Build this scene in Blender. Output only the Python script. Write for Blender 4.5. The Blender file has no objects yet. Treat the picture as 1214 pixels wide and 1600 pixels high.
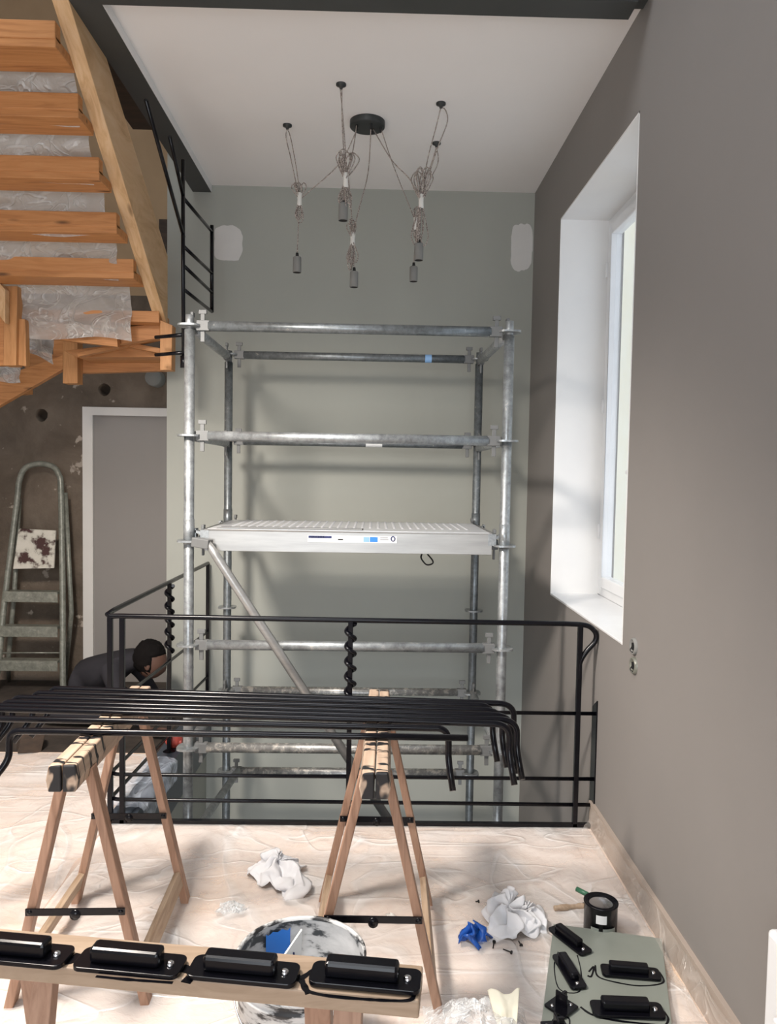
import bpy, bmesh, math, random
from mathutils import Vector, Matrix, noise

random.seed(7)
R = math.radians
C = bpy.context.scene.collection
SC = bpy.context.scene

# ------------------------------------------------------------------ camera
CAMH = 1.6
F = 1200.0                                    # focal length in pixels of the 1214x1600 frame
dy = Vector((585 - 607, 800 - 738, -F)).normalized()          # world +Y in camera axes (right, up, back)
zz = Vector((0.016, 1.0, 0.0)); zz = (zz - dy * zz.dot(dy)).normalized()
dx = dy.cross(zz).normalized()
M3 = Matrix((dx, dy, zz))                     # rows: world axes in camera coordinates -> camera to world
cam_d = bpy.data.cameras.new('camera'); cam = bpy.data.objects.new('camera', cam_d); C.objects.link(cam)
cam_d.sensor_fit = 'VERTICAL'; cam_d.sensor_height = 24; cam_d.sensor_width = 24
cam_d.lens = 24 * F / 1600; cam_d.clip_start = 0.05
cam.matrix_world = Matrix.Translation((0, 0, CAMH)) @ M3.to_4x4()
SC.camera = cam
CP = Vector((0, 0, CAMH))

def ray(px, py): return M3 @ Vector((px - 607, 800 - py, -F))
def at(px, py, Y): r = ray(px, py); return CP + r * (Y / r.y)
def at_z(px, py, z): r = ray(px, py); return CP + r * ((z - CAMH) / r.z)
def at_x(px, py, X): r = ray(px, py); return CP + r * (X / r.x)

# ------------------------------------------------------------------ light and exposure
vs = SC.view_settings
vs.view_transform = 'Standard'; vs.look = 'None'; vs.gamma = 1; vs.use_curve_mapping = False
vs.exposure = 0.0
W = bpy.data.worlds.new('sky'); SC.world = W; W.use_nodes = True
bg = W.node_tree.nodes['Background']; bg.inputs[0].default_value = (0.80, 0.89, 1.0, 1); bg.inputs[1].default_value = 1.25

def area(name, loc, direction, sx, sy, power, col, portal=False):
    d = bpy.data.lights.new(name, 'AREA'); d.shape = 'RECTANGLE'; d.size = sx; d.size_y = sy
    d.energy = power; d.color = col
    o = bpy.data.objects.new(name, d); C.objects.link(o); o.location = loc
    o.rotation_euler = Vector(direction).to_track_quat('-Z', 'Y').to_euler()
    if portal: d.cycles.is_portal = True
    return o
area('window_portal', (1.33, 3.65, 1.97), (-1, 0, 0), 1.27, 2.13, 1, (1, 1, 1), True)
# daylight arriving through the large window in the wall behind the viewer
area('large_window_daylight', (-0.7, -2.70, 1.75), (0, 1, 0.0), 2.4, 2.3, 96, (0.90, 0.95, 1.0))
# added fill lamp under the slab, out of view, brightening the stairwell walls
area('lower_storey_fill', (-0.2, 1.2, -1.8), (0, 1, 0.15), 2.0, 1.6, 62, (0.92, 0.95, 1.0))
# daylight falling through the roof window over the double-height part
area('roof_window_daylight', (-0.95, 1.35, 5.66), (0, 0, -1), 1.7, 1.9, 75, (0.93, 0.96, 1.0))
# the halogen work light hung up on the left, out of frame
d = bpy.data.lights.new('work_light', 'SPOT'); d.shadow_soft_size = 0.2; d.energy = 520; d.color = (1.0, 0.91, 0.82)
d.spot_size = R(122); d.spot_blend = 0.75
WL = bpy.data.objects.new('work_light', d); C.objects.link(WL); WL.location = (-1.35, 1.9, 2.85)
WL.rotation_euler = Vector((0.25, 0.72, -1.5)).to_track_quat('-Z', 'Y').to_euler()

# ------------------------------------------------------------------ materials
MAT = {}
def nt(name):
    m = bpy.data.materials.new(name); m.use_nodes = True; t = m.node_tree
    MAT[name] = m
    return m, t, t.nodes['Principled BSDF']
def ramp(t, pts):
    r = t.nodes.new('ShaderNodeValToRGB'); e = r.color_ramp.elements
    while len(e) < len(pts): e.new(0.5)
    for i, (p, c) in enumerate(pts): e[i].position = p; e[i].color = (*c, 1)
    return r
def coord(t, scale=(1, 1, 1), kind='Object'):
    tc = t.nodes.new('ShaderNodeTexCoord'); mp = t.nodes.new('ShaderNodeMapping'); mp.inputs['Scale'].default_value = scale
    t.links.new(tc.outputs[kind], mp.inputs[0]); return mp.outputs[0]
def noise_tex(t, vec, scale, detail=4, rough=0.55, dist=0):
    n = t.nodes.new('ShaderNodeTexNoise'); n.inputs['Scale'].default_value = scale; n.inputs['Detail'].default_value = detail
    n.inputs['Roughness'].default_value = rough; n.inputs['Distortion'].default_value = dist
    t.links.new(vec, n.inputs['Vector']); return n.outputs[0]
def bump(t, b, h, strength, dist=0.01):
    n = t.nodes.new('ShaderNodeBump'); n.inputs['Strength'].default_value = strength; n.inputs['Distance'].default_value = dist
    t.links.new(h, n.inputs['Height']); t.links.new(n.outputs[0], b.inputs['Normal'])
def simple(name, pts, scale=5, rough=0.6, metal=0, sc=(1, 1, 1), bumpv=0.0, detail=4, dist=0, spec=0.5):
    """noise driven colour ramp"""
    m, t, b = nt(name)
    v = coord(t, sc); f = noise_tex(t, v, scale, detail, 0.6, dist)
    r = ramp(t, pts); t.links.new(f, r.inputs[0]); t.links.new(r.outputs[0], b.inputs['Base Color'])
    b.inputs['Roughness'].default_value = rough; b.inputs['Metallic'].default_value = metal
    b.inputs['Specular IOR Level'].default_value = spec
    if bumpv: bump(t, b, f, bumpv)
    return m
def flat(name, c, rough=0.5, metal=0, spec=0.5):
    k = tuple(x * 0.94 for x in c)
    return simple(name, [(0.3, k), (0.7, c)], 6, rough, metal, spec=spec)

simple('sage_wall', [(0.3, (0.345, 0.355, 0.32)), (0.7, (0.365, 0.375, 0.338))], 1.3, 0.75, bumpv=0.03)
simple('shaded_wall', [(0.3, (0.228, 0.212, 0.200)), (0.7, (0.243, 0.226, 0.214))], 1.1, 0.7, bumpv=0.03)  # sage paint darkened: the right wall's shade is put into this colour
simple('white_reveal', [(0.3, (0.80, 0.80, 0.80)), (0.7, (0.84, 0.84, 0.83))], 3, 0.6)
simple('ceiling_white', [(0.3, (0.87, 0.85, 0.835)), (0.7, (0.89, 0.87, 0.855))], 2, 0.8)
simple('shell_white', [(0.3, (0.6, 0.58, 0.55)), (0.7, (0.64, 0.62, 0.6))], 2, 0.8)
flat('white_gloss', (0.84, 0.85, 0.86), 0.3)
flat('filler', (0.66, 0.65, 0.63), 0.9)
simple('steel_grey', [(0.3, (0.045, 0.048, 0.047)), (0.7, (0.055, 0.058, 0.057))], 3, 0.5)
flat('navy_steel', (0.008, 0.009, 0.014), 0.4)
flat('black_paint', (0.003, 0.003, 0.005), 0.22, spec=0.28)
flat('cast_steel', (0.17, 0.175, 0.175), 0.6, 0.2)
flat('black_matte', (0.008, 0.008, 0.008), 0.6)
flat('dark_canopy', (0.03, 0.033, 0.033), 0.5)
flat('concrete_grey', (0.22, 0.22, 0.21), 0.8)
flat('blue_grey_steel', (0.05, 0.065, 0.085), 0.4)
flat('chrome', (0.7, 0.7, 0.72), 0.2, 1)
flat('cloth_white', (0.78, 0.78, 0.80), 0.9)
flat('tape_white', (0.75, 0.74, 0.70), 0.7)
flat('blue_plastic', (0.01, 0.09, 0.42), 0.35)
flat('blue_paint', (0.03, 0.22, 0.75), 0.4)
flat('light_blue', (0.25, 0.45, 0.75), 0.5)
flat('navy', (0.02, 0.03, 0.12), 0.5)
flat('label_white', (0.75, 0.76, 0.76), 0.5)
flat('red_plastic', (0.5, 0.08, 0.06), 0.4)
flat('green_handle', (0.05, 0.16, 0.09), 0.4)
flat('cream_paper', (0.80, 0.76, 0.62), 0.8)
flat('skin', (0.10, 0.05, 0.035), 0.6)
flat('hair_black', (0.006, 0.005, 0.005), 0.85, spec=0.1)
flat('shirt_dark', (0.030, 0.029, 0.034), 0.9, spec=0.1)
flat('trouser_dark', (0.02, 0.018, 0.018), 0.9)
simple('dark_mottle', [(0.3, (0.02, 0.015, 0.012)), (0.7, (0.06, 0.045, 0.035))], 8, 0.9, bumpv=0.2)
simple('dark_brown_wood', [(0.3, (0.03, 0.02, 0.014)), (0.7, (0.06, 0.038, 0.025))], 6, 0.7, sc=(1, 6, 6))
simple('exterior_cream', [(0.3, (0.92, 0.85, 0.66)), (0.7, (0.95, 0.90, 0.74))], 3, 0.9, bumpv=0.3)
simple('sage_panel', [(0.3, (0.20, 0.22, 0.195)), (0.7, (0.235, 0.255, 0.225))], 3, 0.35)
simple('cord', [(0.42, (0.12, 0.09, 0.08)), (0.58, (0.55, 0.49, 0.44))], 260, 0.8, detail=1)

def plaster(name, stops, bumpv):
    m, t, b = nt(name); v = coord(t)
    f = noise_tex(t, v, 2.2, 8, 0.65, 0.6); r = ramp(t, stops)
    t.links.new(f, r.inputs[0])
    vz = t.nodes.new('ShaderNodeTexNoise'); vz.inputs['Scale'].default_value = 9; vz.inputs['Detail'].default_value = 5
    t.links.new(v, vz.inputs['Vector'])
    r2 = ramp(t, [(0.66, (0, 0, 0)), (0.70, (1, 1, 1))]); t.links.new(vz.outputs[0], r2.inputs[0])
    mx = t.nodes.new('ShaderNodeMix'); mx.data_type = 'RGBA'
    t.links.new(r2.outputs[0], mx.inputs[0]); t.links.new(r.outputs[0], mx.inputs[6]); mx.inputs[7].default_value = (0.36, 0.31, 0.26, 1)
    t.links.new(mx.outputs[2], b.inputs['Base Color']); b.inputs['Roughness'].default_value = 0.95
    f2 = noise_tex(t, v, 14, 8, 0.7); bump(t, b, f2, bumpv, 0.02)
plaster('rough_plaster', [(0.25, (0.07, 0.054, 0.040)), (0.5, (0.135, 0.105, 0.08)), (0.75, (0.20, 0.16, 0.125))], 0.6)
simple('tan_plaster', [(0.3, (0.36, 0.25, 0.15)), (0.7, (0.44, 0.31, 0.19))], 2, 0.9, bumpv=0.1)

def wood(name, dark, mid, light, axis_scale=(1, 12, 12), knots=True, rough=0.55):
    m, t, b = nt(name); v = coord(t, axis_scale)
    f = noise_tex(t, v, 3.0, 6, 0.6, 1.2)
    r = ramp(t, [(0.28, dark), (0.5, mid), (0.74, light)]); t.links.new(f, r.inputs[0]); out = r.outputs[0]
    if knots:
        kv = coord(t, tuple(0.35 * a if a < 2 else 0.12 * a for a in axis_scale))
        vo = t.nodes.new('ShaderNodeTexVoronoi'); vo.inputs['Scale'].default_value = 7; t.links.new(kv, vo.inputs['Vector'])
        kr = ramp(t, [(0.05, (1, 1, 1)), (0.13, (0, 0, 0))]); t.links.new(vo.outputs['Distance'], kr.inputs[0])
        mx = t.nodes.new('ShaderNodeMix'); mx.data_type = 'RGBA'; t.links.new(kr.outputs[0], mx.inputs[0])
        t.links.new(out, mx.inputs[6]); mx.inputs[7].default_value = tuple(x * 0.35 for x in dark) + (1,)
        out = mx.outputs[2]
    t.links.new(out, b.inputs['Base Color']); b.inputs['Roughness'].default_value = rough
    bump(t, b, f, 0.12, 0.004)
wood('pine', (0.36, 0.145, 0.045), (0.50, 0.22, 0.075), (0.58, 0.28, 0.11))
wood('pine_long', (0.50, 0.29, 0.13), (0.66, 0.43, 0.23), (0.74, 0.53, 0.33), (10, 1, 3))
wood('pine_post', (0.36, 0.16, 0.05), (0.50, 0.24, 0.09), (0.58, 0.30, 0.12), (12, 12, 1))
wood('beech_leg', (0.23, 0.125, 0.075), (0.36, 0.21, 0.14), (0.45, 0.28, 0.19), (14, 14, 1.2), False, 0.5)
wood('beech_long', (0.30, 0.20, 0.13), (0.44, 0.32, 0.22), (0.54, 0.41, 0.30), (12, 1.2, 12), False, 0.55)
wood('beech_wide', (0.30, 0.21, 0.14), (0.38, 0.275, 0.19), (0.46, 0.34, 0.245), (1.2, 12, 12), False, 0.55)

def painted_wood():
    m, t, b = nt('stained_head')
    v = coord(t, (12, 1.2, 12)); f = noise_tex(t, v, 3, 6); r = ramp(t, [(0.3, (0.36, 0.25, 0.18)), (0.7, (0.58, 0.45, 0.34))])
    t.links.new(f, r.inputs[0])
    v2 = coord(t, (3, 17, 3)); f2 = noise_tex(t, v2, 1.6, 3, 0.6, 1.0); r2 = ramp(t, [(0.53, (0, 0, 0)), (0.56, (1, 1, 1))]); t.links.new(f2, r2.inputs[0])
    mx = t.nodes.new('ShaderNodeMix'); mx.data_type = 'RGBA'; t.links.new(r2.outputs[0], mx.inputs[0])
    t.links.new(r.outputs[0], mx.inputs[6]); mx.inputs[7].default_value = (0.012, 0.012, 0.014, 1)
    t.links.new(mx.outputs[2], b.inputs['Base Color']); b.inputs['Roughness'].default_value = 0.45
painted_wood()

def galv(name, base, grime, thr):
    m, t, b = nt(name); v = coord(t)
    f = noise_tex(t, v, 30, 8, 0.7, 0.4)
    r = ramp(t, [(0.3, tuple(x * 0.62 for x in base)), (0.5, base), (thr, tuple(min(1, x * 1.25) for x in base)), (thr + 0.05, grime)])
    t.links.new(f, r.inputs[0]); t.links.new(r.outputs[0], b.inputs['Base Color'])
    f2 = noise_tex(t, v, 6, 4); r2 = ramp(t, [(0.3, (0.28,) * 3), (0.7, (0.6,) * 3)]); t.links.new(f2, r2.inputs[0])
    t.links.new(r2.outputs[0], b.inputs['Roughness']); b.inputs['Metallic'].default_value = 0.7
    bump(t, b, f, 0.25, 0.002)
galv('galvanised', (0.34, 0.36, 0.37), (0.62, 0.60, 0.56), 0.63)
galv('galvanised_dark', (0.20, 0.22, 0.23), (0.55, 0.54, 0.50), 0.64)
galv('crusted_steel', (0.34, 0.34, 0.33), (0.66, 0.63, 0.58), 0.53)
simple('aluminium', [(0.3, (0.34, 0.34, 0.335)), (0.7, (0.42, 0.42, 0.41))], 4, 0.38, 0.6, sc=(1, 10, 10))
simple('lit_aluminium', [(0.3, (0.62, 0.63, 0.65)), (0.7, (0.72, 0.73, 0.75))], 4, 0.3, 0.35, sc=(1, 10, 10))  # lighter aluminium copy, light falling on the deck top put into the colour
galv('ladder_metal', (0.20, 0.205, 0.175), (0.3, 0.28, 0.24), 0.62)
MAT['ladder_metal'].node_tree.nodes['Principled BSDF'].inputs['Metallic'].default_value = 0.25
simple('paint_crust', [(0.42, (0.05, 0.02, 0.018)), (0.5, (0.5, 0.48, 0.42)), (0.62, (0.56, 0.53, 0.47))], 9, 0.8, bumpv=0.3)
simple('splattered_bucket', [(0.44, (0.02, 0.02, 0.022)), (0.52, (0.55, 0.56, 0.56)), (0.7, (0.68, 0.69, 0.69))], 13, 0.5, sc=(1, 1, 3), bumpv=0.1, detail=8)
simple('splattered_bucket_in', [(0.40, (0.04, 0.045, 0.05)), (0.47, (0.42, 0.43, 0.44)), (0.7, (0.55, 0.56, 0.57))], 12, 0.5, sc=(1, 1, 2.2), detail=8)

def film(name, alpha, col, rough=0.18, folds=0.35, fscale=2.0):
    m, t, b = nt(name); v = coord(t)
    f = noise_tex(t, v, 2.2, 4, 0.6, 0.8)
    mr = ramp(t, [(0.3, (max(0, alpha - 0.16),) * 3), (0.7, (min(1, alpha + 0.16),) * 3)]); t.links.new(f, mr.inputs[0])
    tot = mr.outputs[0]; hs = None
    for k, (sc_, ws) in enumerate((((fscale, fscale * 0.45, fscale), 1.3), ((fscale * 0.5, fscale * 1.3, fscale), 1.8))):
        fv = coord(t, sc_); n = noise_tex(t, fv, 1.6, 2, 0.5, ws)
        r = ramp(t, [(0.455, (0, 0, 0)), (0.5, (1, 1, 1)), (0.515, (0.15,) * 3), (0.60, (0, 0, 0))]); t.links.new(n, r.inputs[0])
        mul = t.nodes.new('ShaderNodeMath'); mul.operation = 'MULTIPLY_ADD'; mul.inputs[1].default_value = folds
        t.links.new(r.outputs[0], mul.inputs[0]); t.links.new(tot, mul.inputs[2]); tot = mul.outputs[0]
        ad = t.nodes.new('ShaderNodeMath'); ad.operation = 'ADD'; t.links.new(r.outputs[0], ad.inputs[0])
        if hs is None: ad.inputs[1].default_value = 0
        else: t.links.new(hs, ad.inputs[1])
        hs = ad.outputs[0]
    cl = t.nodes.new('ShaderNodeClamp'); t.links.new(tot, cl.inputs[0]); t.links.new(cl.outputs[0], b.inputs['Alpha'])
    b.inputs['Base Color'].default_value = (*col, 1); b.inputs['Roughness'].default_value = rough
    b.inputs['Specular IOR Level'].default_value = 0.7
    f2 = noise_tex(t, v, 16, 4, 0.6, 1.5)
    ad = t.nodes.new('ShaderNodeMath'); ad.operation = 'ADD'; t.links.new(hs, ad.inputs[0]); t.links.new(f2, ad.inputs[1])
    bump(t, b, ad.outputs[0], 0.5, 0.012)
film('film_floor', 0.40, (0.88, 0.87, 0.86), 0.22, 0.22, 1.2)
flat('baseboard', (0.40, 0.33, 0.28), 0.5)
film('film_blue', 0.42, (0.74, 0.82, 0.95), 0.15, 0.25, 2)
film('film_stair', 0.60, (0.52, 0.49, 0.46), 0.25, 0.3, 4)
film('film_clear', 0.34, (0.85, 0.88, 0.90), 0.1, 0.5, 9)
film('film_thin', 0.12, (0.80, 0.74, 0.68), 0.2, 0.12, 3)

def floor_mat():
    m, t, b = nt('floor_boards'); v = coord(t)
    br = t.nodes.new('ShaderNodeTexBrick'); t.links.new(v, br.inputs['Vector'])
    br.inputs['Scale'].default_value = 1.0; br.inputs['Brick Width'].default_value = 0.9; br.inputs['Row Height'].default_value = 0.24
    br.inputs['Mortar Size'].default_value = 0.003; br.inputs['Color1'].default_value = (0.80, 0.60, 0.46, 1)
    br.inputs['Color2'].default_value = (0.82, 0.66, 0.56, 1); br.inputs['Mortar'].default_value = (0.40, 0.22, 0.12, 1)
    br.inputs['Mortar Smooth'].default_value = 0.3
    f = noise_tex(t, v, 1.4, 4, 0.6, 0.5); r = ramp(t, [(0.42, (0.80, 0.70, 0.64)), (0.57, (0.82, 0.66, 0.56)), (0.72, (0.85, 0.58, 0.33))]); t.links.new(f, r.inputs[0])
    mx = t.nodes.new('ShaderNodeMix'); mx.data_type = 'RGBA'; mx.inputs[0].default_value = 0.6
    t.links.new(br.outputs[0], mx.inputs[6]); t.links.new(r.outputs[0], mx.inputs[7]); t.links.new(mx.outputs[2], b.inputs['Base Color'])
    b.inputs['Roughness'].default_value = 0.6
floor_mat()
def glass_mat():
    m, t, b = nt('glass'); b.inputs['Base Color'].default_value = (0.95, 0.98, 1, 1); b.inputs['Roughness'].default_value = 0.02
    b.inputs['Alpha'].default_value = 0.12
glass_mat()

# ------------------------------------------------------------------ mesh helpers
class MB:
    def __init__(s): s.v = []; s.f = []; s.sm = []
    def add(s, vs, fs, smooth=False):
        n = len(s.v); s.v += [Vector(p) for p in vs]
        for f in fs: s.f.append([n + i for i in f]); s.sm.append(smooth)
        return s
    def box(s, c, size, rot=None):
        h = Vector(size) / 2; c = Vector(c); vs = []
        for x in (-1, 1):
            for y in (-1, 1):
                for z in (-1, 1):
                    p = Vector((x * h.x, y * h.y, z * h.z))
                    if rot is not None: p = rot @ p
                    vs.append(c + p)
        return s.add(vs, [(0, 1, 3, 2), (4, 6, 7, 5), (0, 4, 5, 1), (2, 3, 7, 6), (0, 2, 6, 4), (1, 5, 7, 3)])
    def box2(s, a, b):
        a = Vector(a); b = Vector(b); return s.box((a + b) / 2, (abs(b.x - a.x), abs(b.y - a.y), abs(b.z - a.z)))
    def prism(s, poly, off):
        off = Vector(off); n = len(poly); vs = [Vector(p) for p in poly] + [Vector(p) + off for p in poly]
        fs = [tuple(range(n)), tuple(range(2 * n - 1, n - 1, -1))] + [(i, i + n, (i + 1) % n + n, (i + 1) % n) for i in range(n)]
        return s.add(vs, fs)
    def bar(s, a, b, w, h, up=(0, 0, 1)):
        a = Vector(a); b = Vector(b); d = (b - a).normalized(); x = d.cross(Vector(up))
        if x.length < 1e-4: x = d.cross(Vector((1, 0, 0)))
        x.normalize(); u = x.cross(d)
        vs = [p + x * (i * w / 2) + u * (j * h / 2) for p in (a, b) for i, j in ((-1, -1), (1, -1), (1, 1), (-1, 1))]
        return s.add(vs, [(0, 1, 2, 3), (7, 6, 5, 4), (0, 4, 5, 1), (1, 5, 6, 2), (2, 6, 7, 3), (3, 7, 4, 0)])
    def tube(s, pts, r, seg=10, closed=False, caps=True):
        pts = [Vector(p) for p in pts]; n = len(pts); rs = r if isinstance(r, (list, tuple)) else [r] * n
        tans = []
        for i in range(n):
            if closed: d = pts[(i + 1) % n] - pts[i - 1]
            else: d = pts[min(i + 1, n - 1)] - pts[max(i - 1, 0)]
            tans.append(d.normalized() if d.length > 1e-9 else Vector((0, 0, 1)))
        u = tans[0].orthogonal().normalized(); vs = []; fs = []
        for i in range(n):
            u = (u - tans[i] * u.dot(tans[i])); u.normalize(); w = tans[i].cross(u)
            for k in range(seg):
                a = 2 * math.pi * k / seg; vs.append(pts[i] + (u * math.cos(a) + w * math.sin(a)) * rs[i])
        m = n if closed else n - 1
        for i in range(m):
            for k in range(seg):
                a = i * seg + k; b = i * seg + (k + 1) % seg; j = ((i + 1) % n) * seg
                fs.append((a, b, j + (k + 1) % seg, j + k))
        s.add(vs, fs, True)
        if caps and not closed:
            s.add(vs[:seg], [tuple(range(seg - 1, -1, -1))]); s.add(vs[-seg:], [tuple(range(seg))])
        return s
    def lathe(s, c, prof, seg=32, axis=(0, 0, 1), smooth=True):
        q = Vector(axis).to_track_quat('Z', 'Y'); c = Vector(c); vs = []; fs = []; n = len(prof)
        for r, z in prof:
            for k in range(seg):
                a = 2 * math.pi * k / seg; vs.append(c + q @ Vector((r * math.cos(a), r * math.sin(a), z)))
        for i in range(n - 1):
            for k in range(seg): fs.append((i * seg + k, i * seg + (k + 1) % seg, (i + 1) * seg + (k + 1) % seg, (i + 1) * seg + k))
        return s.add(vs, fs, smooth)
    def grid(s, nx, ny, fn):
        vs = [fn(i / nx, j / ny) for j in range(ny + 1) for i in range(nx + 1)]
        fs = [(j * (nx + 1) + i, j * (nx + 1) + i + 1, (j + 1) * (nx + 1) + i + 1, (j + 1) * (nx + 1) + i) for j in range(ny) for i in range(nx)]
        return s.add(vs, fs, True)
    def blob(s, c, rad, fn=None, seg=20, rings=12):
        c = Vector(c); vs = []; fs = []
        for j in range(rings + 1):
            th = math.pi * j / rings
            for k in range(seg):
                a = 2 * math.pi * k / seg; p = Vector((math.sin(th) * math.cos(a), math.sin(th) * math.sin(a), math.cos(th)))
                q = 1 if fn is None else fn(p); vs.append(c + Vector((p.x * rad[0], p.y * rad[1], p.z * rad[2])) * q)
        for j in range(rings):
            for k in range(seg): fs.append((j * seg + k, (j + 1) * seg + k, (j + 1) * seg + (k + 1) % seg, j * seg + (k + 1) % seg))
        return s.add(vs, fs, True)
    def build(s, name, mat, parent=None, bevel=0.0, solid=0.0, world=True):
        off = parent_origin(parent) if (parent is not None and world) else Vector((0, 0, 0))
        me = bpy.data.meshes.new(name); me.from_pydata([p - off for p in s.v], [], s.f); me.update()
        bm = bmesh.new(); bm.from_mesh(me); bmesh.ops.remove_doubles(bm, verts=bm.verts, dist=1e-6)
        bmesh.ops.recalc_face_normals(bm, faces=bm.faces); bm.to_mesh(me); bm.free()
        me.materials.append(MAT[mat])
        if len(me.polygons) == len(s.sm):
            for p, q in zip(me.polygons, s.sm): p.use_smooth = q
        elif any(s.sm):
            for p in me.polygons: p.use_smooth = True
        o = bpy.data.objects.new(name, me); C.objects.link(o)
        if parent is not None: o.parent = parent
        if bevel:
            b = o.modifiers.new('bevel', 'BEVEL'); b.width = bevel; b.segments = 2; b.limit_method = 'ANGLE'
        if solid:
            b = o.modifiers.new('solid', 'SOLIDIFY'); b.thickness = solid
        return o
def parent_origin(p):
    o = Vector((0, 0, 0))
    while p is not None: o += p.location; p = p.parent
    return o
def tag(o, label=None, cat=None, group=None, kind=None):
    if label: o['label'] = label
    if cat: o['category'] = cat
    if group: o['group'] = group
    if kind: o['kind'] = kind
    return o
def thing(name, loc, label, cat, group=None):
    o = bpy.data.objects.new(name, None); C.objects.link(o); o.location = loc; o.empty_display_size = 0.05
    return tag(o, label, cat, group)
def struct(name, mb, mat, **k):
    return tag(mb.build(name, mat, **k), kind='structure')
def copy_tree(o, parent=None):
    c = o.copy(); C.objects.link(c)
    if parent is not None: c.parent = parent
    for ch in list(o.children): copy_tree(ch, c)
    return c
def centre(mb_obj):
    """move a single mesh thing's origin to the middle of its base"""
    me = mb_obj.data; xs = [v.co for v in me.vertices]
    c = Vector(((min(p.x for p in xs) + max(p.x for p in xs)) / 2, (min(p.y for p in xs) + max(p.y for p in xs)) / 2, min(p.z for p in xs)))
    for v in me.vertices: v.co -= c
    mb_obj.location = c
    return mb_obj
def arc_pts(c, a, b, n=8):
    """quadratic curve from a to b with corner c"""
    a, b, c = Vector(a), Vector(b), Vector(c)
    return [a * (1 - t) ** 2 + c * 2 * t * (1 - t) + b * t * t for t in [i / n for i in range(n + 1)]]
def spline(pts, n=8, closed=False):
    pts = [Vector(p) for p in pts]; N = len(pts); out = []
    rng = range(N) if closed else range(N - 1)
    for i in rng:
        g = (lambda k: pts[k % N]) if closed else (lambda k: pts[max(0, min(N - 1, k))])
        p0, p1, p2, p3 = g(i - 1), g(i), g(i + 1), g(i + 2)
        for k in range(n):
            t = k / n
            out.append(0.5 * ((2 * p1) + (p2 - p0) * t + (2 * p0 - 5 * p1 + 4 * p2 - p3) * t * t + (3 * p1 - p0 - 3 * p2 + p3) * t ** 3))
    if not closed: out.append(pts[-1])
    return out

# ------------------------------------------------------------------ the room
XR, YB, YE, XL = 1.02, 5.10, 3.42, -3.2       # right wall, back wall, floor edge at the stairwell, far left wall
ZC = 3.44                                     # low white ceiling
YW = 5.72                                     # rough wall behind
XBL = -1.37                                   # left end of the sage wall
WELLX = -1.08                                 # left edge of the stairwell
ZTOP = 5.6

m = MB(); m.box2((XL, -2.6, -0.26), (XR + 0.0, YE, 0)); m.box2((XL, YE, -0.26), (WELLX, YW, 0))
struct('floor', m, 'floor_boards')
m = MB(); m.box2((XL, -2.6, -4.4), (XR, YW, -4.3)); struct('floor_lower_storey', m, 'concrete_grey')
# right wall with window hole
WY0, WY1 = at_x(1000, 170, XR).y, at_x(868, 640, XR).y
WZ0, WZ1 = 0.915, 3.035
m = MB(); T = 0.36
m.box2((XR, -2.6, -4.3), (XR + T, WY0, ZTOP)); m.box2((XR, WY1, -4.3), (XR + T, YB + 0.3, ZTOP))
m.box2((XR, WY0, -4.3), (XR + T, WY1, WZ0)); m.box2((XR, WY0, WZ1), (XR + T, WY1, ZTOP))
struct('wall_right', m, 'shaded_wall')
m = MB(); m.box2((XBL, YB, -4.3), (XR, YB + 0.12, ZTOP)); struct('wall_back', m, 'sage_wall')
m = MB(); m.box2((XL - 0.15, -2.6, -4.3), (XL, YW + 0.15, ZTOP)); struct('wall_left', m, 'shell_white')
m = MB(); m.box2((XL, -2.75, 0), (-1.9, -2.6, ZTOP)); m.box2((0.5, -2.75, 0), (XR + T, -2.6, ZTOP)); m.box2((-1.9, -2.75, 2.9), (0.5, -2.6, ZTOP)); m.box2((-1.9, -2.75, -0.26), (0.5, -2.6, 0.6))
m.box2((XL, -2.75, -4.3), (XR, -2.6, 0))
struct('wall_near', m, 'shell_white')
m = MB(); m.box2((XL - 0.15, -2.75, ZTOP), (XR + T, 0.4, ZTOP + 0.15)); m.box2((XL - 0.15, 2.3, ZTOP), (XR + T, YW + 0.15, ZTOP + 0.15)); m.box2((XL - 0.15, 0.4, ZTOP), (-1.8, 2.3, ZTOP + 0.15)); m.box2((-0.1, 0.4, ZTOP), (XR + T, 2.3, ZTOP + 0.15)); struct('ceiling_upper', m, 'ceiling_white')
m = MB(); m.box2((-1.085, 3.10, ZC), (XR, YB, ZC + 0.22)); struct('ceiling', m, 'ceiling_white')
# rough wall behind, with real holes
def holed_wall():
    m = MB(); m.box2((XL, YW, -4.3), (XBL + 0.5, YW + 0.3, 2.86)); o = m.build('wall_rough', 'rough_plaster')
    cos = []
    for (px, py, r) in ((163, 609, 0.046), (65, 649, 0.045)):
        cut = MB(); c = at(px, py, YW)
        cut.blob((c.x, YW, c.z), (r, 0.16, r * 1.05), lambda p: 1 + 0.25 * noise.noise(p * 2.1 + Vector((px, 0, 0))), 14, 8)
        co = cut.build('cutter', 'dark_mottle'); cos.append(co)
        md = o.modifiers.new('b', 'BOOLEAN'); md.object = co; md.solver = 'EXACT'
    dg = bpy.context.evaluated_depsgraph_get(); dg.update()
    me = bpy.data.meshes.new_from_object(o.evaluated_get(dg)); o.modifiers.clear(); o.data = me
    for co in cos: bpy.data.objects.remove(co)
    return tag(o, kind='structure')
holed_wall()
m = MB(); m.box2((XL, YW, 2.86), (XBL + 0.5, YW + 0.3, ZTOP)); struct('wall_tan', m, 'tan_plaster')

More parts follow.
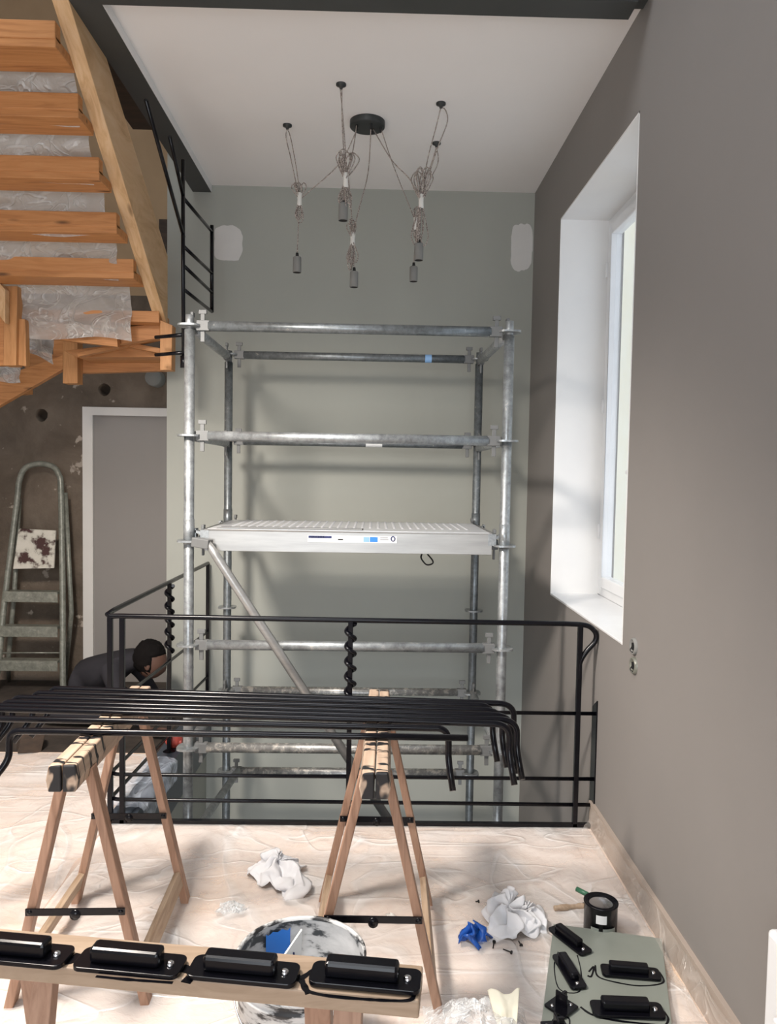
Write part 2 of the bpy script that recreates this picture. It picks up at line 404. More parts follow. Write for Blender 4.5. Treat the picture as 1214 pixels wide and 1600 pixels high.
# window: reveal lining, sill, frame, casement, glass
XF = 1.29
w = MB(); t_ = 0.008
w.box2((XR - 0.001, WY0 - 0.0, WZ1 - t_), (XF, WY1, WZ1)); w.box2((XR - 0.001, WY1 - t_, WZ0), (XF, WY1, WZ1)); w.box2((XR - 0.001, WY0, WZ0), (XF, WY0 + t_, WZ1))
struct('trim_1', w, 'white_reveal')
w = MB(); w.box2((XR - 0.002, WY0, WZ0), (XF, WY1, WZ0 + 0.012)); struct('trim_2', w, 'white_gloss', bevel=0.003)
wd = tag(thing('window_1', (XF, (WY0 + WY1) / 2, WZ0), None, None), kind='structure')
def ring(y0, y1, z0, z1, x0, x1, w_):
    r = MB(); r.box2((x0, y0, z0), (x1, y0 + w_, z1)); r.box2((x0, y1 - w_, z0), (x1, y1, z1))
    r.box2((x0, y0 + w_, z0), (x1, y1 - w_, z0 + w_)); r.box2((x0, y0 + w_, z1 - w_), (x1, y1 - w_, z1)); return r
ring(WY0, WY1, WZ0 + 0.012, WZ1, XF, XF + 0.06, 0.055).build('window_frame', 'white_gloss', wd, bevel=0.004)
ym = (WY0 + WY1) / 2
for y0, y1 in ((WY0 + 0.05, ym), (ym, WY1 - 0.05)):
    ring(y0, y1, WZ0 + 0.062, WZ1 - 0.05, XF - 0.015, XF + 0.045, 0.062).build('casement', 'white_gloss', wd, bevel=0.006)
    g = MB(); g.box2((XF + 0.012, y0 + 0.055, WZ0 + 0.115), (XF + 0.018, y1 - 0.055, WZ1 - 0.105)); g.build('pane', 'glass', wd)
h = MB(); hc = Vector((XF - 0.03, ym, 1.62)); h.bar(hc, hc + Vector((-0.03, 0, 0)), 0.02, 0.02); h.bar(hc + Vector((-0.03, 0.01, 0)), hc + Vector((-0.03, -0.12, 0)), 0.014, 0.018)
h.build('window_handle', 'white_gloss', wd)
for zc in (1.25, 1.95, 2.7):
    q = MB(); q.lathe((XF - 0.02, WY1 - 0.06, zc), [(0, 0), (0.008, 0), (0.008, 0.08), (0, 0.08)], 10); q.build('hinge', 'white_gloss', wd)
# exterior: rendered facade across the lane
m = MB(); m.box2((3.6, 4.6, -4), (3.9, 14, 9)); o = m.build('exterior_facade', 'exterior_cream'); tag(centre(o), 'cream rendered house wall seen through the window', 'building')

# baseboard
m = MB(); m.box2((XR - 0.014, -2.4, 0), (XR, YE, 0.115)); m.box2((XR - 0.017, -2.4, 0.105), (XR, YE, 0.12)); struct('baseboard_right', m, 'baseboard')
# door in the rough wall
dr = tag(thing('door_1', at(200, 1000, YW), None, None), kind='structure')
a = at(131, 636, YW); zt = a.z
p0 = a.x; p1 = at(147, 700, YW).x
f_ = MB(); f_.box2((p0, YW - 0.03, 0), (p1, YW, zt)); f_.box2((p1, YW - 0.03, zt - 0.06), (XBL + 0.3, YW, zt)); f_.build('door_frame', 'shell_white', dr)
f_ = MB(); f_.box2((p1, YW - 0.012, 0), (XBL + 0.3, YW, zt - 0.06)); f_.build('door_leaf', 'shaded_wall', dr)
# dark mezzanine beams
BZ = ZC - 0.045
m = MB(); m.box2((-1.205, 0.9, BZ), (-1.085, YB, ZC + 0.25)); struct('trim_3', m, 'steel_grey')
m = MB(); m.box2((-1.085, 2.985, BZ), (XR - 0.05, 3.10, ZC + 0.25)); struct('trim_4', m, 'steel_grey')
m = MB(); m.box2((-1.085, 2.96, BZ + 0.02), (XR - 0.09, 2.986, ZC + 0.5)); struct('trim_5', m, 'navy_steel')
m = MB(); m.box2((XR - 0.075, 2.95, BZ + 0.03), (XR, 3.08, ZC + 0.5)); struct('trim_6', m, 'steel_grey')
m = MB(); m.box2((-1.087, 3.10, BZ), (-1.083, YB, ZC)); struct('trim_7', m, 'white_gloss')
# brown floor underside left of the beam
m = MB(); m.box2((-1.335, 3.42, ZC - 0.01), (-1.207, 4.28, ZC + 0.2)); struct('trim_10', m, 'dark_brown_wood')
m = MB(); a = at(249, 343, YW - 0.05); b = at(266, 455, YW - 0.05); m.box2((a.x, YW - 0.06, b.z), (b.x, YW - 0.002, a.z)); struct('trim_11', m, 'dark_brown_wood')
# stairwell edge
m = MB(); m.box2((WELLX, YE, -0.26), (WELLX + 0.012, YB, 0.0)); m.box2((WELLX - 0.11, YE + 0.02, 0.0), (WELLX + 0.012, YB, 0.012)); struct('trim_8', m, 'blue_grey_steel')
m = MB(); m.box2((WELLX, YE, -0.26), (XR, YE + 0.012, -0.002)); struct('trim_9', m, 'blue_grey_steel')
m = MB(); m.box2((XL, 3.0, -4.3), (WELLX - 0.02, YW, -0.26)); struct('wall_well_left', m, 'sage_wall')
# filler patches
def patch(px0, py0, px1, py1, seed, lab):
    a = at(px0, py0, YB - 0.001); b = at(px1, py1, YB - 0.001); c = (a + b) / 2; rx = abs(b.x - a.x) / 2; rz = abs(a.z - b.z) / 2
    pts = []
    for k in range(48):
        an = 2 * math.pi * k / 48; ca, sa = math.cos(an), math.sin(an)
        e = (abs(ca) ** 4 + abs(sa) ** 4) ** -0.25 * 0.93
        q = e * (1 + 0.10 * noise.noise(Vector((ca * 2.2, sa * 2.2, seed))) + 0.04 * noise.noise(Vector((ca * 8, sa * 8, seed))))
        pts.append(Vector((min(c.x + rx * ca * q, XR - 0.002), YB - 0.0025, c.z + rz * sa * q)))
    o = MB().prism(pts, (0, 0.0025, 0)).build('filler_patch', 'filler'); tag(centre(o), lab, 'wall patch')
patch(333, 350, 380, 410, 3.1, 'white filler patch on the sage wall beside the black stair railing')
patch(798, 346, 832, 425, 8.4, 'white filler patch on the sage wall in the right corner near the window')

# ------------------------------------------------------------------ wooden staircase
st = thing('wooden_staircase', (-1.3, 4.5, 2.3), 'pine staircase seen from below, open treads rising towards the viewer', 'staircase')
XS = -1.205
def sx(px, py): return at_x(px, py, XS)
A, B_ = sx(262, 400), sx(262, 510); Cn = sx(118, 36); Dn = sx(172, 108)
Cn = B_ + (Cn - B_) * 1.55; Dn = A + (Dn - A) * 1.95
MB().prism([A, B_, Cn, Dn], (-0.065, 0, 0)).build('stringer', 'pine_long', st, bevel=0.003)
tr = [((118, 115), 0.2), ((147, 213), 0.18), ((175, 302), 0.17), ((200, 381), 0.17), ((226, 449), 0.19)]
tread_pts = []
for (px, py), dep in tr:
    p = at_x(px, py, XS - 0.065); tread_pts.append(p)
    q = MB(); q.box2((-2.75, p.y - dep, p.z), (p.x, p.y, p.z + 0.045)); q.box2((-2.75, p.y - dep - 0.004, p.z + 0.03), (p.x, p.y - dep + 0.05, p.z + 0.10))
    q.build('tread', 'pine', st, bevel=0.004)
for p0_, dz in (((-2.75, 2.62, 1.99), 0), ((-2.75, 2.35, 2.18), 0)):
    q = MB(); q.box2((-2.75, p0_[1], CAMH + p0_[2] - 0.22), (XS - 0.065, p0_[1] + 0.2, CAMH + p0_[2] - 0.16)); q.build('tread', 'pine', st, bevel=0.004)
# lower winder flight
def qd(pts, Y, depth, name, mat='pine', Ys=None):
    poly = [at(p[0], p[1], (Ys[i] if Ys else Y)) for i, p in enumerate(pts)]
    return MB().prism(poly, (0, depth, 0)).build(name, mat, st, bevel=0.002)
qd([(250, 500), (269, 508), (268, 578), (250, 578)], 4.42, 0.08, 'newel_post', 'pine_post')
qd([(28, 483), (248, 486), (249, 504), (30, 497)], 4.40, 0.22, 'tread')
qd([(38, 497), (182, 519), (184, 542), (38, 524)], 4.42, 0.05, 'string_board')
qd([(182, 512), (250, 506), (250, 528), (184, 538)], 4.5, 0.05, 'string_board')
qd([(182, 531), (250, 544), (250, 552), (182, 538)], 4.62, 0.06, 'batten')
qd([(120, 551), (250, 523), (250, 530), (122, 557)], 4.6, 0.05, 'batten')
qd([(7, 447), (27, 447), (25, 571), (5, 571)], 4.30, 0.08, 'newel_post', 'pine_post')
qd([(26, 497), (39, 499), (41, 572), (26, 570)], 4.33, 0.05, 'newel_facing', 'pine_post')
qd([(-40, 447), (7, 447), (5, 571), (-40, 571)], 4.34, 0.05, 'string_board')
qd([(-40, 400), (8, 452), (8, 505), (-40, 440)], 4.24, 0.05, 'string_board', 'pine_long')
qd([(98, 533), (121, 533), (121, 599), (98, 599)], 4.86, 0.09, 'newel_post', 'pine_post')
qd([(121, 552), (264, 552), (264, 579), (121, 583)], 4.95, 0.06, 'string_board')
qd([(83, 528), (100, 528), (100, 566), (83, 562)], 4.95, 0.06, 'string_board')
qd([(-60, 610), (98, 555), (98, 577), (-60, 668)], 4.9, 0.05, 'string_board')
qd([(-60, 600), (30, 602), (30, 612), (-60, 618)], 5.0, 0.2, 'tread')
qd([(38, 543), (92, 556), (60, 580), (38, 574)], 5.05, 0.1, 'tread')
qd([(100, 548), (184, 538), (250, 552), (250, 558), (120, 558)], 4.7, 0.25, 'tread')
# protective film on the treads
lab_f = ['upper edge of the staircase', 'second', 'third', 'fourth', 'fifth']
def film_sheet(x0, x1, Yt, Zt, Zb, seed, lab):
    def fn(u, v):
        x = x0 + (x1 - x0) * u; z = Zt + (Zb - Zt) * v
        n = noise.noise(Vector((x * 2.2, z * 9, seed))) * 0.05 + noise.noise(Vector((x * 7, z * 22, seed + 4))) * 0.022
        d = 1 - abs(2 * v - 1) * 0.4
        zo = 0.03 * noise.noise(Vector((x * 3.5, seed, 1.0))) * v
        return Vector((x, Yt + 0.06 + n * d + 0.05 * v, z + zo))
    o = MB().grid(70, 18, fn).build('protective_film', 'film_stair'); tag(centre(o), lab, 'plastic film', 'protective films on the stair treads')
fl = ['crumpled clear film hanging under the highest visible stair tread', 'milky film sheet hanging under the second visible stair tread from the top',
      'milky film sheet hanging under the third visible stair tread from the top', 'milky film sheet hanging under the fourth visible stair tread from the top',
      'milky film sheet with torn corner hanging under the fifth visible stair tread, above the landing']
for i, p in enumerate(tread_pts):
    zb = (tread_pts[i + 1].z + 0.10) if i < 4 else p.z - 0.17
    film_sheet(-2.7 if i < 3 else (-2.28 if i == 3 else -2.05), XS - 0.09 - 0.02 * i, p.y, p.z + 0.06, zb - 0.10, i * 5.3, fl[i])
for (pts, Y, lab) in ((((38, 520), (84, 518), (82, 566), (40, 548)), 4.75, 'scrap of film bunched beside the lower stair newel post'),
                 (((-10, 568), (30, 572), (32, 600), (-10, 596)), 4.8, 'scrap of film bunched on the lowest stair tread at the left edge')):
    P = [at(x, y, Y) for x, y in pts]
    def fn(u, v, P=P, Y=Y):
        p = (P[0] * (1 - u) + P[1] * u) * (1 - v) + (P[3] * (1 - u) + P[2] * u) * v
        return p + Vector((0, 0.05 * noise.noise(p * 14), 0.02 * noise.noise(p * 9)))
    o = MB().grid(16, 14, fn).build('protective_film', 'film_stair'); tag(centre(o), lab, 'plastic film', 'protective films on the stair treads')
m = MB(); c = at(246, 593, YW); m.lathe((c.x, YW, c.z), [(0, -0.12), (0.055, -0.12), (0.06, -0.11), (0.06, 0.0)], 24, (0, 1, 0)); o = m.build('pipe_end', 'concrete_grey'); tag(centre(o), 'grey capped pipe end sticking out of the rough wall under the stairs', 'pipe')

# ------------------------------------------------------------------ black stair railing above the scaffold
ur = thing('stair_railing', at(287, 575, 4.15), 'black steel railing of the upper stair with sloping parallel bars', 'railing')
XU = at(287, 400, 4.15).x
def ux(px, py): return at_x(px, py, XU)
MB().tube([ux(286, 250), ux(286, 400), ux(287, 573)], 0.0105, 10).build('post', 'black_paint', ur)
e1, e2 = ux(331, 352), ux(331, 488)
MB().tube([e1, e2], 0.0115, 10).build('post', 'black_paint', ur)
for a, b in (((228, 156), (287, 370)), ((265, 213), (287, 310))):
    MB().tube([ux(*a), ux(*b)], 0.0095, 10).build('rail', 'black_paint', ur)
for a, b in (((287, 310), (331, 362)), ((287, 385), (331, 427)), ((287, 415), (331, 457)), ((287, 452), (331, 487))):
    MB().tube([ux(*a), ux(*b)], 0.0095, 10).build('rail', 'black_paint', ur)
for y in (523, 551):
    p = ux(287, y); MB().tube([p, Vector((XS, p.y + 0.1, p.z))], 0.010, 10).build('fixing_bracket', 'black_paint', ur)
MB().tube([ux(287, 556), ux(287, 575)], 0.018, 12).build('post_foot', 'black_paint', ur)

# ------------------------------------------------------------------ pendant lamp
pl = thing('pendant_lamp', at_z(574, 195, ZC), 'dark pendant lamp with five bulb sockets on bundled grey cords', 'ceiling lamp')
cc = at_z(574, 190, ZC)
MB().lathe((cc.x, cc.y, ZC), [(0, -0.032), (0.088, -0.032), (0.092, -0.028), (0.092, 0)], 40).build('canopy', 'dark_canopy', pl)
hooks = {}
for k, (px, py) in {'a': (449, 195), 'b': (533, 131), 'c': (689, 161), 'd': (682, 223)}.items():
    p = at_z(px, py, ZC); hooks[k] = p
    MB().lathe((p.x, p.y, ZC), [(0, -0.026), (0.006, -0.026), (0.010, -0.014), (0.024, -0.008), (0.024, 0)], 20).build('ceiling_hook', 'dark_canopy', pl)
def socket(px, py_bot, Y):
    b = at(px, py_bot, Y)
    s_ = MB().lathe(b, [(0.0, 0.012), (0.018, 0.012), (0.021, 0.0), (0.0225, 0.0), (0.0225, 0.078), (0.020, 0.083), (0, 0.083)], 24).build('bulb_socket', 'concrete_grey', pl)
    g = MB().lathe(b + Vector((0, 0, 0.083)), [(0, 0.0), (0.009, 0.0), (0.007, 0.022), (0, 0.024)], 14); g.build('cord_grip', 'black_matte', s_)
    g = MB().lathe(b, [(0.0, 0.010), (0.018, 0.010), (0.0205, 0.001)], 20); g.build('socket_rim', 'black_matte', s_)
    return b + Vector((0, 0, 0.105))
CR = 0.0030
def cord(pts, n=8): MB().tube(spline(pts, n), CR, 6).build('cord', 'cord', pl)
def bundle(px, pyt, pym, pyb, Y, loops_t, loops_b, wt=0.05, wb=0.05, tape=True):
    wt *= 0.62; wb *= 0.75
    M_ = at(px, pym, Y); topz = at(px, pyt, Y).z - M_.z; botz = at(px, pyb, Y).z - M_.z
    mb = MB()
    for n_, hz, ww in ((loops_t, topz, wt), (loops_b, botz, wb)):
        for i in range(n_):
            a = random.uniform(0, math.pi); w_ = ww * random.uniform(0.35, 1.0); hh = hz * random.uniform(0.72, 1.0); lean = random.uniform(-0.5, 0.5) * ww
            d = Vector((math.cos(a), math.sin(a), 0)); l = Vector((lean, random.uniform(-0.3, 0.3) * ww, 0))
            o0 = Vector((random.uniform(-1, 1) * 0.006, random.uniform(-1, 1) * 0.006, 0))
            pts = [M_ + o0, M_ + l * 0.5 + d * w_ * 0.45 + Vector((0, 0, hh * 0.45)), M_ + l + d * w_ * 0.55 + Vector((0, 0, hh * 0.8)), M_ + l + Vector((0, 0, hh)),
                   M_ + l - d * w_ * 0.55 + Vector((0, 0, hh * 0.8)), M_ + l * 0.5 - d * w_ * 0.45 + Vector((0, 0, hh * 0.45)), M_ - o0]
            mb.tube(spline(pts, 7), CR, 6)
    co = mb.build('cord_bundle', 'cord', pl)
    if tape:
        MB().lathe(M_, [(0.010, -0.034), (0.0135, -0.03), (0.012, 0.0), (0.0145, 0.034), (0.010, 0.036)], 12).build('tape', 'tape_white', co)
    return M_
YA, YBk, YC, YD = hooks['a'].y, hooks['b'].y, hooks['c'].y, hooks['d'].y
YE5 = cc.y + 0.05
ta = socket(464, 426, YA); tb = socket(536, 345, YBk); tc_ = socket(654, 407, YC); td = socket(646, 440, YD); te = socket(553, 449, YE5)
ba = bundle(468, 282, 312, 350, YA, 5, 4, 0.08, 0.05)
bb = bundle(540, 232, 282, 328, YBk, 8, 6, 0.11, 0.065)
bc = bundle(658, 258, 315, 388, YC, 8, 7, 0.12, 0.075)
bd = bundle(650, 318, 350, 385, YD, 3, 4, 0.04, 0.05)
be = bundle(551, 342, 374, 424, YE5, 5, 6, 0.08, 0.075)
def canopy_pt(dxp, dyp): return Vector((cc.x + dxp, cc.y + dyp, ZC - 0.032))
for dxp, dyp in ((-0.055, -0.03), (0.02, -0.05), (0.07, -0.01), (0.03, 0.01)):
    MB().lathe(canopy_pt(dxp, dyp), [(0, -0.028), (0.005, -0.028), (0.007, 0)], 10).build('cord_grip', 'black_matte', pl)
cord([canopy_pt(-0.055, -0.03), at(552, 232, YBk + 0.2), bb + Vector((0.01, 0, 0.03)), bb, tb])
cord([bb + Vector((0, 0, 0.02)), at(535, 200, YBk), hooks['b'] + Vector((0.003, 0, -0.02))])
cord([bb + Vector((0.01, 0, 0)), at(537, 200, YBk), hooks['b'] + Vector((-0.003, 0, -0.02))])
cord([canopy_pt(-0.05, 0.0), at(531, 255, (YA + cc.y) / 2), at(482, 300, YA), ba])
cord([ba, at(455, 250, YA), at(447, 215, YA), hooks['a'] + Vector((0, 0, -0.02))]); cord([ba + Vector((0.004, 0, 0)), at(463, 262, YA), at(454, 215, YA), hooks['a'] + Vector((0, 0, -0.02))])
cord([ba, ta])
cord([canopy_pt(0.02, -0.05), at(575, 270, YE5), at(560, 330, YE5), be, te])
cord([be, at(549, 330, YE5), at(544, 275, YE5)])
cord([canopy_pt(0.03, 0.01), at(612, 250, YC), at(640, 280, YC), bc])
cord([bc, at(668, 250, YC), at(681, 200, YC), hooks['c'] + Vector((0, 0, -0.02))]); cord([bc, at(674, 260, YC), at(686, 225, YC), at(699, 190, YC), at(696, 172, YC), hooks['c'] + Vector((0, 0, -0.02))])
cord([bc, tc_])
cord([canopy_pt(0.07, -0.01), at(615, 260, YD), at(645, 335, YD), bd, td])
cord([bd, at(662, 290, YD), at(676, 250, YD), hooks['d'] + Vector((0, 0, -0.02))]); cord([bd + Vector((0.005, 0, 0)), at(668, 290, YD), at(684, 255, YD), hooks['d'] + Vector((0, 0, -0.02))])

# ------------------------------------------------------------------ scaffold tower
YF, YR = 3.70, 4.70
sc = thing('scaffold_tower', (0, 4.2, -4.3), 'galvanised ring scaffold tower with an aluminium deck standing in the stairwell', 'scaffold')
PF = {'fl': (at(296, 600, YF).x, YF), 'fr': (at(794, 600, YF).x, YF), 'rl': (at(357, 650, YR).x, YR), 'rr': (at(747, 650, YR).x, YR)}
ztop = {'fl': at(295, 492, YF).z, 'fr': at(797, 502, YF).z, 'rl': at(357, 548, YR).z, 'rr': at(749, 551, YR).z}
def wedge_head(p, d, par):
    """ledger head with its wedge; d is the direction away from the standard"""
    q = MB(); d = Vector(d).normalized(); c = p + d * 0.062
    q.bar(p + d * 0.035, p + d * 0.095, 0.034, 0.048); q.bar(c + Vector((0, 0, -0.075)), c + Vector((0, 0, 0.068)), 0.010, 0.020, up=d)
    q.bar(c + Vector((0, 0, 0.055)), c + Vector((0, 0, 0.075)), 0.014, 0.038, up=d)
    return q.build('wedge_head', 'cast_steel', par, bevel=0.002)
std = {}
RZ = {'f': [at(545, y, YF).z for y in (514, 685, 849, 1010, 1170)], 'r': [at(545, y, YR).z for y in (558, 692, 822, 951, 1080, 1206)]}
for k, (x, y) in PF.items():
    q = MB(); q.tube([(x, y, -4.28), (x, y, 0.5), (x, y, ztop[k] - 0.07)], 0.0242, 20); q.tube([(x, y, ztop[k] - 0.08), (x, y, ztop[k])], 0.0195, 20)
    zc = RZ['f'][2] + 0.045
    q.tube([(x, y, zc - 0.06), (x, y, zc + 0.06)], 0.0262, 20)
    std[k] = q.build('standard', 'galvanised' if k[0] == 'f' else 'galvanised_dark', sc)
    q = MB(); q.box2((x - 0.08, y - 0.08, -4.3), (x + 0.08, y + 0.08, -4.29)); q.build('base_plate', 'galvanised_dark', std[k])
    for z in RZ[k[0]] + [RZ[k[0]][-1] - 0.5, RZ[k[0]][-1] - 1.0]:
        q = MB(); prof = []
        seg = 32; vs = []
        for zz_ in (z - 0.0045, z + 0.0045):
            for i in range(seg):
                a = 2 * math.pi * i / seg; r = 0.060 - 0.007 * (0.5 + 0.5 * math.cos(4 * a)); vs.append(Vector((x + r * math.cos(a), y + r * math.sin(a), zz_)))
        q.add(vs, [tuple(range(seg)), tuple(range(2 * seg - 1, seg - 1, -1))] + [(i, (i + 1) % seg, (i + 1) % seg + seg, i + seg) for i in range(seg)])
        q.build('rosette', 'galvanised', std[k])
def ledger(a, b, mat, name='ledger', r=0.0242):
    a = Vector(a); b = Vector(b); d = (b - a).normalized()
    o = MB().tube([a + d * 0.09, (a + b) / 2, b - d * 0.09], r, 18).build(name, mat, sc)
    wedge_head(a, d, o); wedge_head(b, -d, o); return o
fl, fr, rl, rr = PF['fl'], PF['fr'], PF['rl'], PF['rr']
fz, rz = RZ['f'], RZ['r']
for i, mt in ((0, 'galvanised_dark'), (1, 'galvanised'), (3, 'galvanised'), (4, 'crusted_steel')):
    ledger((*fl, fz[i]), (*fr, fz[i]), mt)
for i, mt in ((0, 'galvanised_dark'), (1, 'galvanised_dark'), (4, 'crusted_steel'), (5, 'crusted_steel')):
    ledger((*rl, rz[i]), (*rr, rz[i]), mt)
for i in (0, 1, 4):
    ledger((*fl, fz[i]), (*rl, fz[i] if i < 2 else rz[4]), 'galvanised', 'transom')
    ledger((*fr, fz[i]), (*rr, fz[i] if i < 2 else rz[4]), 'galvanised', 'transom')
b0 = Vector((fl[0] + 0.10, YF - 0.055, fz[2] + 0.0)); b1 = at(605, 1278, YF - 0.055); b2 = b0 + (b1 - b0) * 1.35
bo = MB().tube([b0 + (b1 - b0) * 0.0, b0 + (b1 - b0) * 0.05, b2], [0.016, 0.0215, 0.0215], 18).build('diagonal_brace', 'aluminium', sc)
q = MB(); q.bar((fl[0] + 0.03, YF - 0.03, fz[2]), b0 + Vector((0.015, 0, -0.01)), 0.05, 0.045); q.build('brace_head', 'cast_steel', bo, bevel=0.004)
bs0 = at(372, 1205, YR - 0.04); bs1 = at(305, 1300, YF + 0.06)
MB().tube([bs0, bs0 + (bs1 - bs0) * 1.6], 0.0215, 16).build('side_brace', 'galvanised', sc)
# deck
zt_ = at(545, 829, YF + 0.04).z
dk = MB(); dx0, dx1 = fl[0] + 0.075, fr[0] - 0.06
y0_, y1_ = YF - 0.005, YR - 0.30
dk.box2((dx0, y0_, zt_ - 0.008), (dx1, y1_, zt_))
dk.box2((dx0, y0_, zt_ - 0.105), (dx1, y0_ + 0.012, zt_)); dk.box2((dx0, y1_ - 0.012, zt_ - 0.105), (dx1, y1_, zt_))
dk.box2((dx0, y0_ + 0.012, zt_ - 0.105), (dx1, y0_ + 0.035, zt_ - 0.098))
deck = dk.build('deck', 'aluminium', sc, bevel=0.002)
q = MB(); q.box2((dx0 + 0.012, y0_ + 0.012, zt_), (dx1 - 0.012, y1_ - 0.012, zt_ + 0.002)); q.build('deck_surface', 'lit_aluminium', deck)  # thin overlay added to carry the lightened deck-top colour
q = MB()
for j in range(14):
    for i in range(30):
        x = dx0 + 0.1 + i * (dx1 - dx0 - 0.2) / 29; y = y0_ + 0.2 + j * 0.035
        if y < y1_ - 0.02: q.lathe((x, y, zt_), [(0.009, 0), (0.006, 0.006), (0.003, 0.004), (0.0, 0.003)], 8)
q.build('studs', 'lit_aluminium', deck)['kind'] = 'stuff'
q = MB(); a_ = at(567, 831, YF); q.box2((dx0 + 0.05, y0_ + 0.045, zt_), (a_.x, y0_ + 0.05, zt_ + 0.0035)); q.box2((dx0 + 0.05, y0_ + 0.155, zt_), (a_.x, y0_ + 0.16, zt_ + 0.0035)); q.box2((a_.x - 0.005, y0_ + 0.045, zt_), (a_.x, y0_ + 0.16, zt_ + 0.0035))
q.build('hatch_seam', 'black_matte', deck)
for s_, x in ((1, dx0), (-1, dx1)):
    for yy in (y0_ + 0.04, y1_ - 0.06):
        q = MB(); q.bar((x, yy, zt_ - 0.03), (x - s_ * 0.05, yy, zt_ - 0.012), 0.05, 0.012, up=(0, 0, 1)); q.bar((x - s_ * 0.05, yy, zt_ - 0.0), (x - s_ * 0.05, yy, zt_ - 0.05), 0.05, 0.012, up=(1, 0, 0)); q.build('deck_claw', 'galvanised', deck)
    q = MB(); q.box2((x - 0.02, y0_, zt_ - 0.06), (x + 0.02, y1_, zt_ - 0.004)); q.build('deck_end', 'galvanised', deck)
    ledger((x - s_ * 0.02 - (0 if s_ > 0 else 0) , YF, fz[2] - 0.0), (x - s_ * 0.02, YR, fz[2] - 0.0), 'galvanised', 'transom')
q = MB(); l0 = at(481, 836, y0_ - 0.001); l1 = at(620, 849, y0_ - 0.001)
q.box2((l0.x, y0_ - 0.0015, l1.z), (l1.x, y0_, l0.z)); lab = q.build('label', 'label_white', deck)
def lbox(x0, y0, x1, y1, mat, nm='label_print'):
    a = at(x0, y0, y0_ - 0.002); b = at(x1, y1, y0_ - 0.002); q = MB(); q.box2((a.x, y0_ - 0.0025, b.z), (b.x, y0_ - 0.0012, a.z)); q.build(nm, mat, lab)
lbox(482, 837, 518, 841, 'navy'); lbox(568, 839, 577, 847, 'light_blue'); lbox(578, 839, 590, 847, 'blue_paint'); lbox(528, 842, 536, 844, 'black_matte'); lbox(594, 840, 606, 841, 'concrete_grey'); lbox(594, 843, 607, 844, 'concrete_grey')
q = MB(); c = at(614, 842, y0_ - 0.002); q.tube([c + Vector((0.009 * math.cos(a * math.pi / 8), 0, 0.011 * math.sin(a * math.pi / 8))) for a in range(16)], 0.0025, 6, True); q.build('label_print', 'navy', lab)
for i_ in range(9):
    lbox(485 + i_ * 2.6, 838, 486.6 + i_ * 2.6, 839.7, 'label_white')
q = MB(); q.tube(spline([at(660, 864, YF + 0.1), at(658, 872, YF + 0.08), at(666, 882, YF + 0.08), at(675, 881, YF + 0.08), at(676, 876, YF + 0.08), at(668, 866, YF + 0.1)], 6), 0.004, 8); q.build('rope_loop', 'black_matte', deck)
q = MB(); c = at(584, 694.5, YF - 0.03); 
q.lathe((c.x, YR, rz[1] ), [(0.0249, -0.05), (0.0249, 0.05)], 20, (1, 0, 0)); q.build('paper_sticker', 'label_white', sc)
c = at(669, 561, YR); q = MB(); q.lathe((c.x, YR, rz[0]), [(0.0249, -0.02), (0.0249, 0.02)], 20, (1, 0, 0)); q.build('blue_tape', 'light_blue', sc)

# ------------------------------------------------------------------ railing round the stairwell
YRL = 3.40
rg = thing('stairwell_railing', (0, YRL, 0), 'black steel railing with twisted balusters around the stairwell', 'railing')
def rp(px, py): return at(px, py, YRL)
cnr = rp(166, 961)
XSD = at(325, 900, 5.06)
def side(px, py):
    """point on the left return of the railing, a vertical plane from the corner back to the wall"""
    r = ray(px, py); a = Vector((cnr.x, YRL, 0)); dd = Vector((XSD.x - cnr.x, 5.06 - YRL, 0)); n = Vector((-dd.y, dd.x, 0))
    return CP + r * ((a - CP).dot(n) / r.dot(n))
top = [side(325, 880), side(260, 912)] + [side(178, 953)] + [rp(168, 960), rp(172, 963)] + [rp(185, 962.5), rp(545, 969), rp(880, 974.5)]
top += spline([rp(905, 975.5), rp(921, 979), rp(931, 990), rp(929, 1003), rp(916, 1018), rp(906, 1036), rp(904.5, 1060)], 5)
MB().tube(top, 0.0118, 12).build('handrail', 'black_paint', rg)
def post(a, b, r=0.0115, w=False): return MB().bar(a, b, 0.022, 0.022, up=(0, 1, 0)).build('post', 'black_paint', rg, bevel=0.002)
post(rp(907, 977), rp(897, 1306)); 
p = rp(172, 962); post(p, Vector((p.x, YRL, 0.0))); p = rp(191, 965); post(p, Vector((p.x, YRL, 0.0)))
p = rp(548, 970); q0 = Vector((rp(545, 1190).x, YRL, 0.0)); post(p, q0)
p = side(325, 880); post(p, Vector((p.x, p.y, 0.012)))
p = side(265, 908); pst2 = post(p, Vector((p.x, p.y, 0.012)))
q = MB(); q.lathe((p.x, p.y, 0.012), [(0, 0.01), (0.02, 0.01), (0.035, 0.0)], 16); q.build('post_foot', 'black_paint', rg)
def twist(top_p, bot_p, turns, r=0.013):
    pts = []; n = int(turns * 16)
    for i in range(n + 1):
        t = i / n; c = top_p.lerp(bot_p, t); a = 2 * math.pi * turns * t
        pts.append(c + Vector((0.019 * math.cos(a), 0.019 * math.sin(a), 0)))
    return MB().tube(pts, 0.0105, 8).build('twisted_strand', 'black_paint', rg)
twist(rp(548, 974), rp(547, 1092), 5.0)
twist(side(265, 915), side(265, 1020), 5.2)
def z_at(y, Y=YRL): return rp(545, y).z
levels = [rp(740, 1113).z, rp(740, 1215.5).z, rp(740, 1256).z]
xr_ = rp(941, 1200).x
far = side(325, 1000)
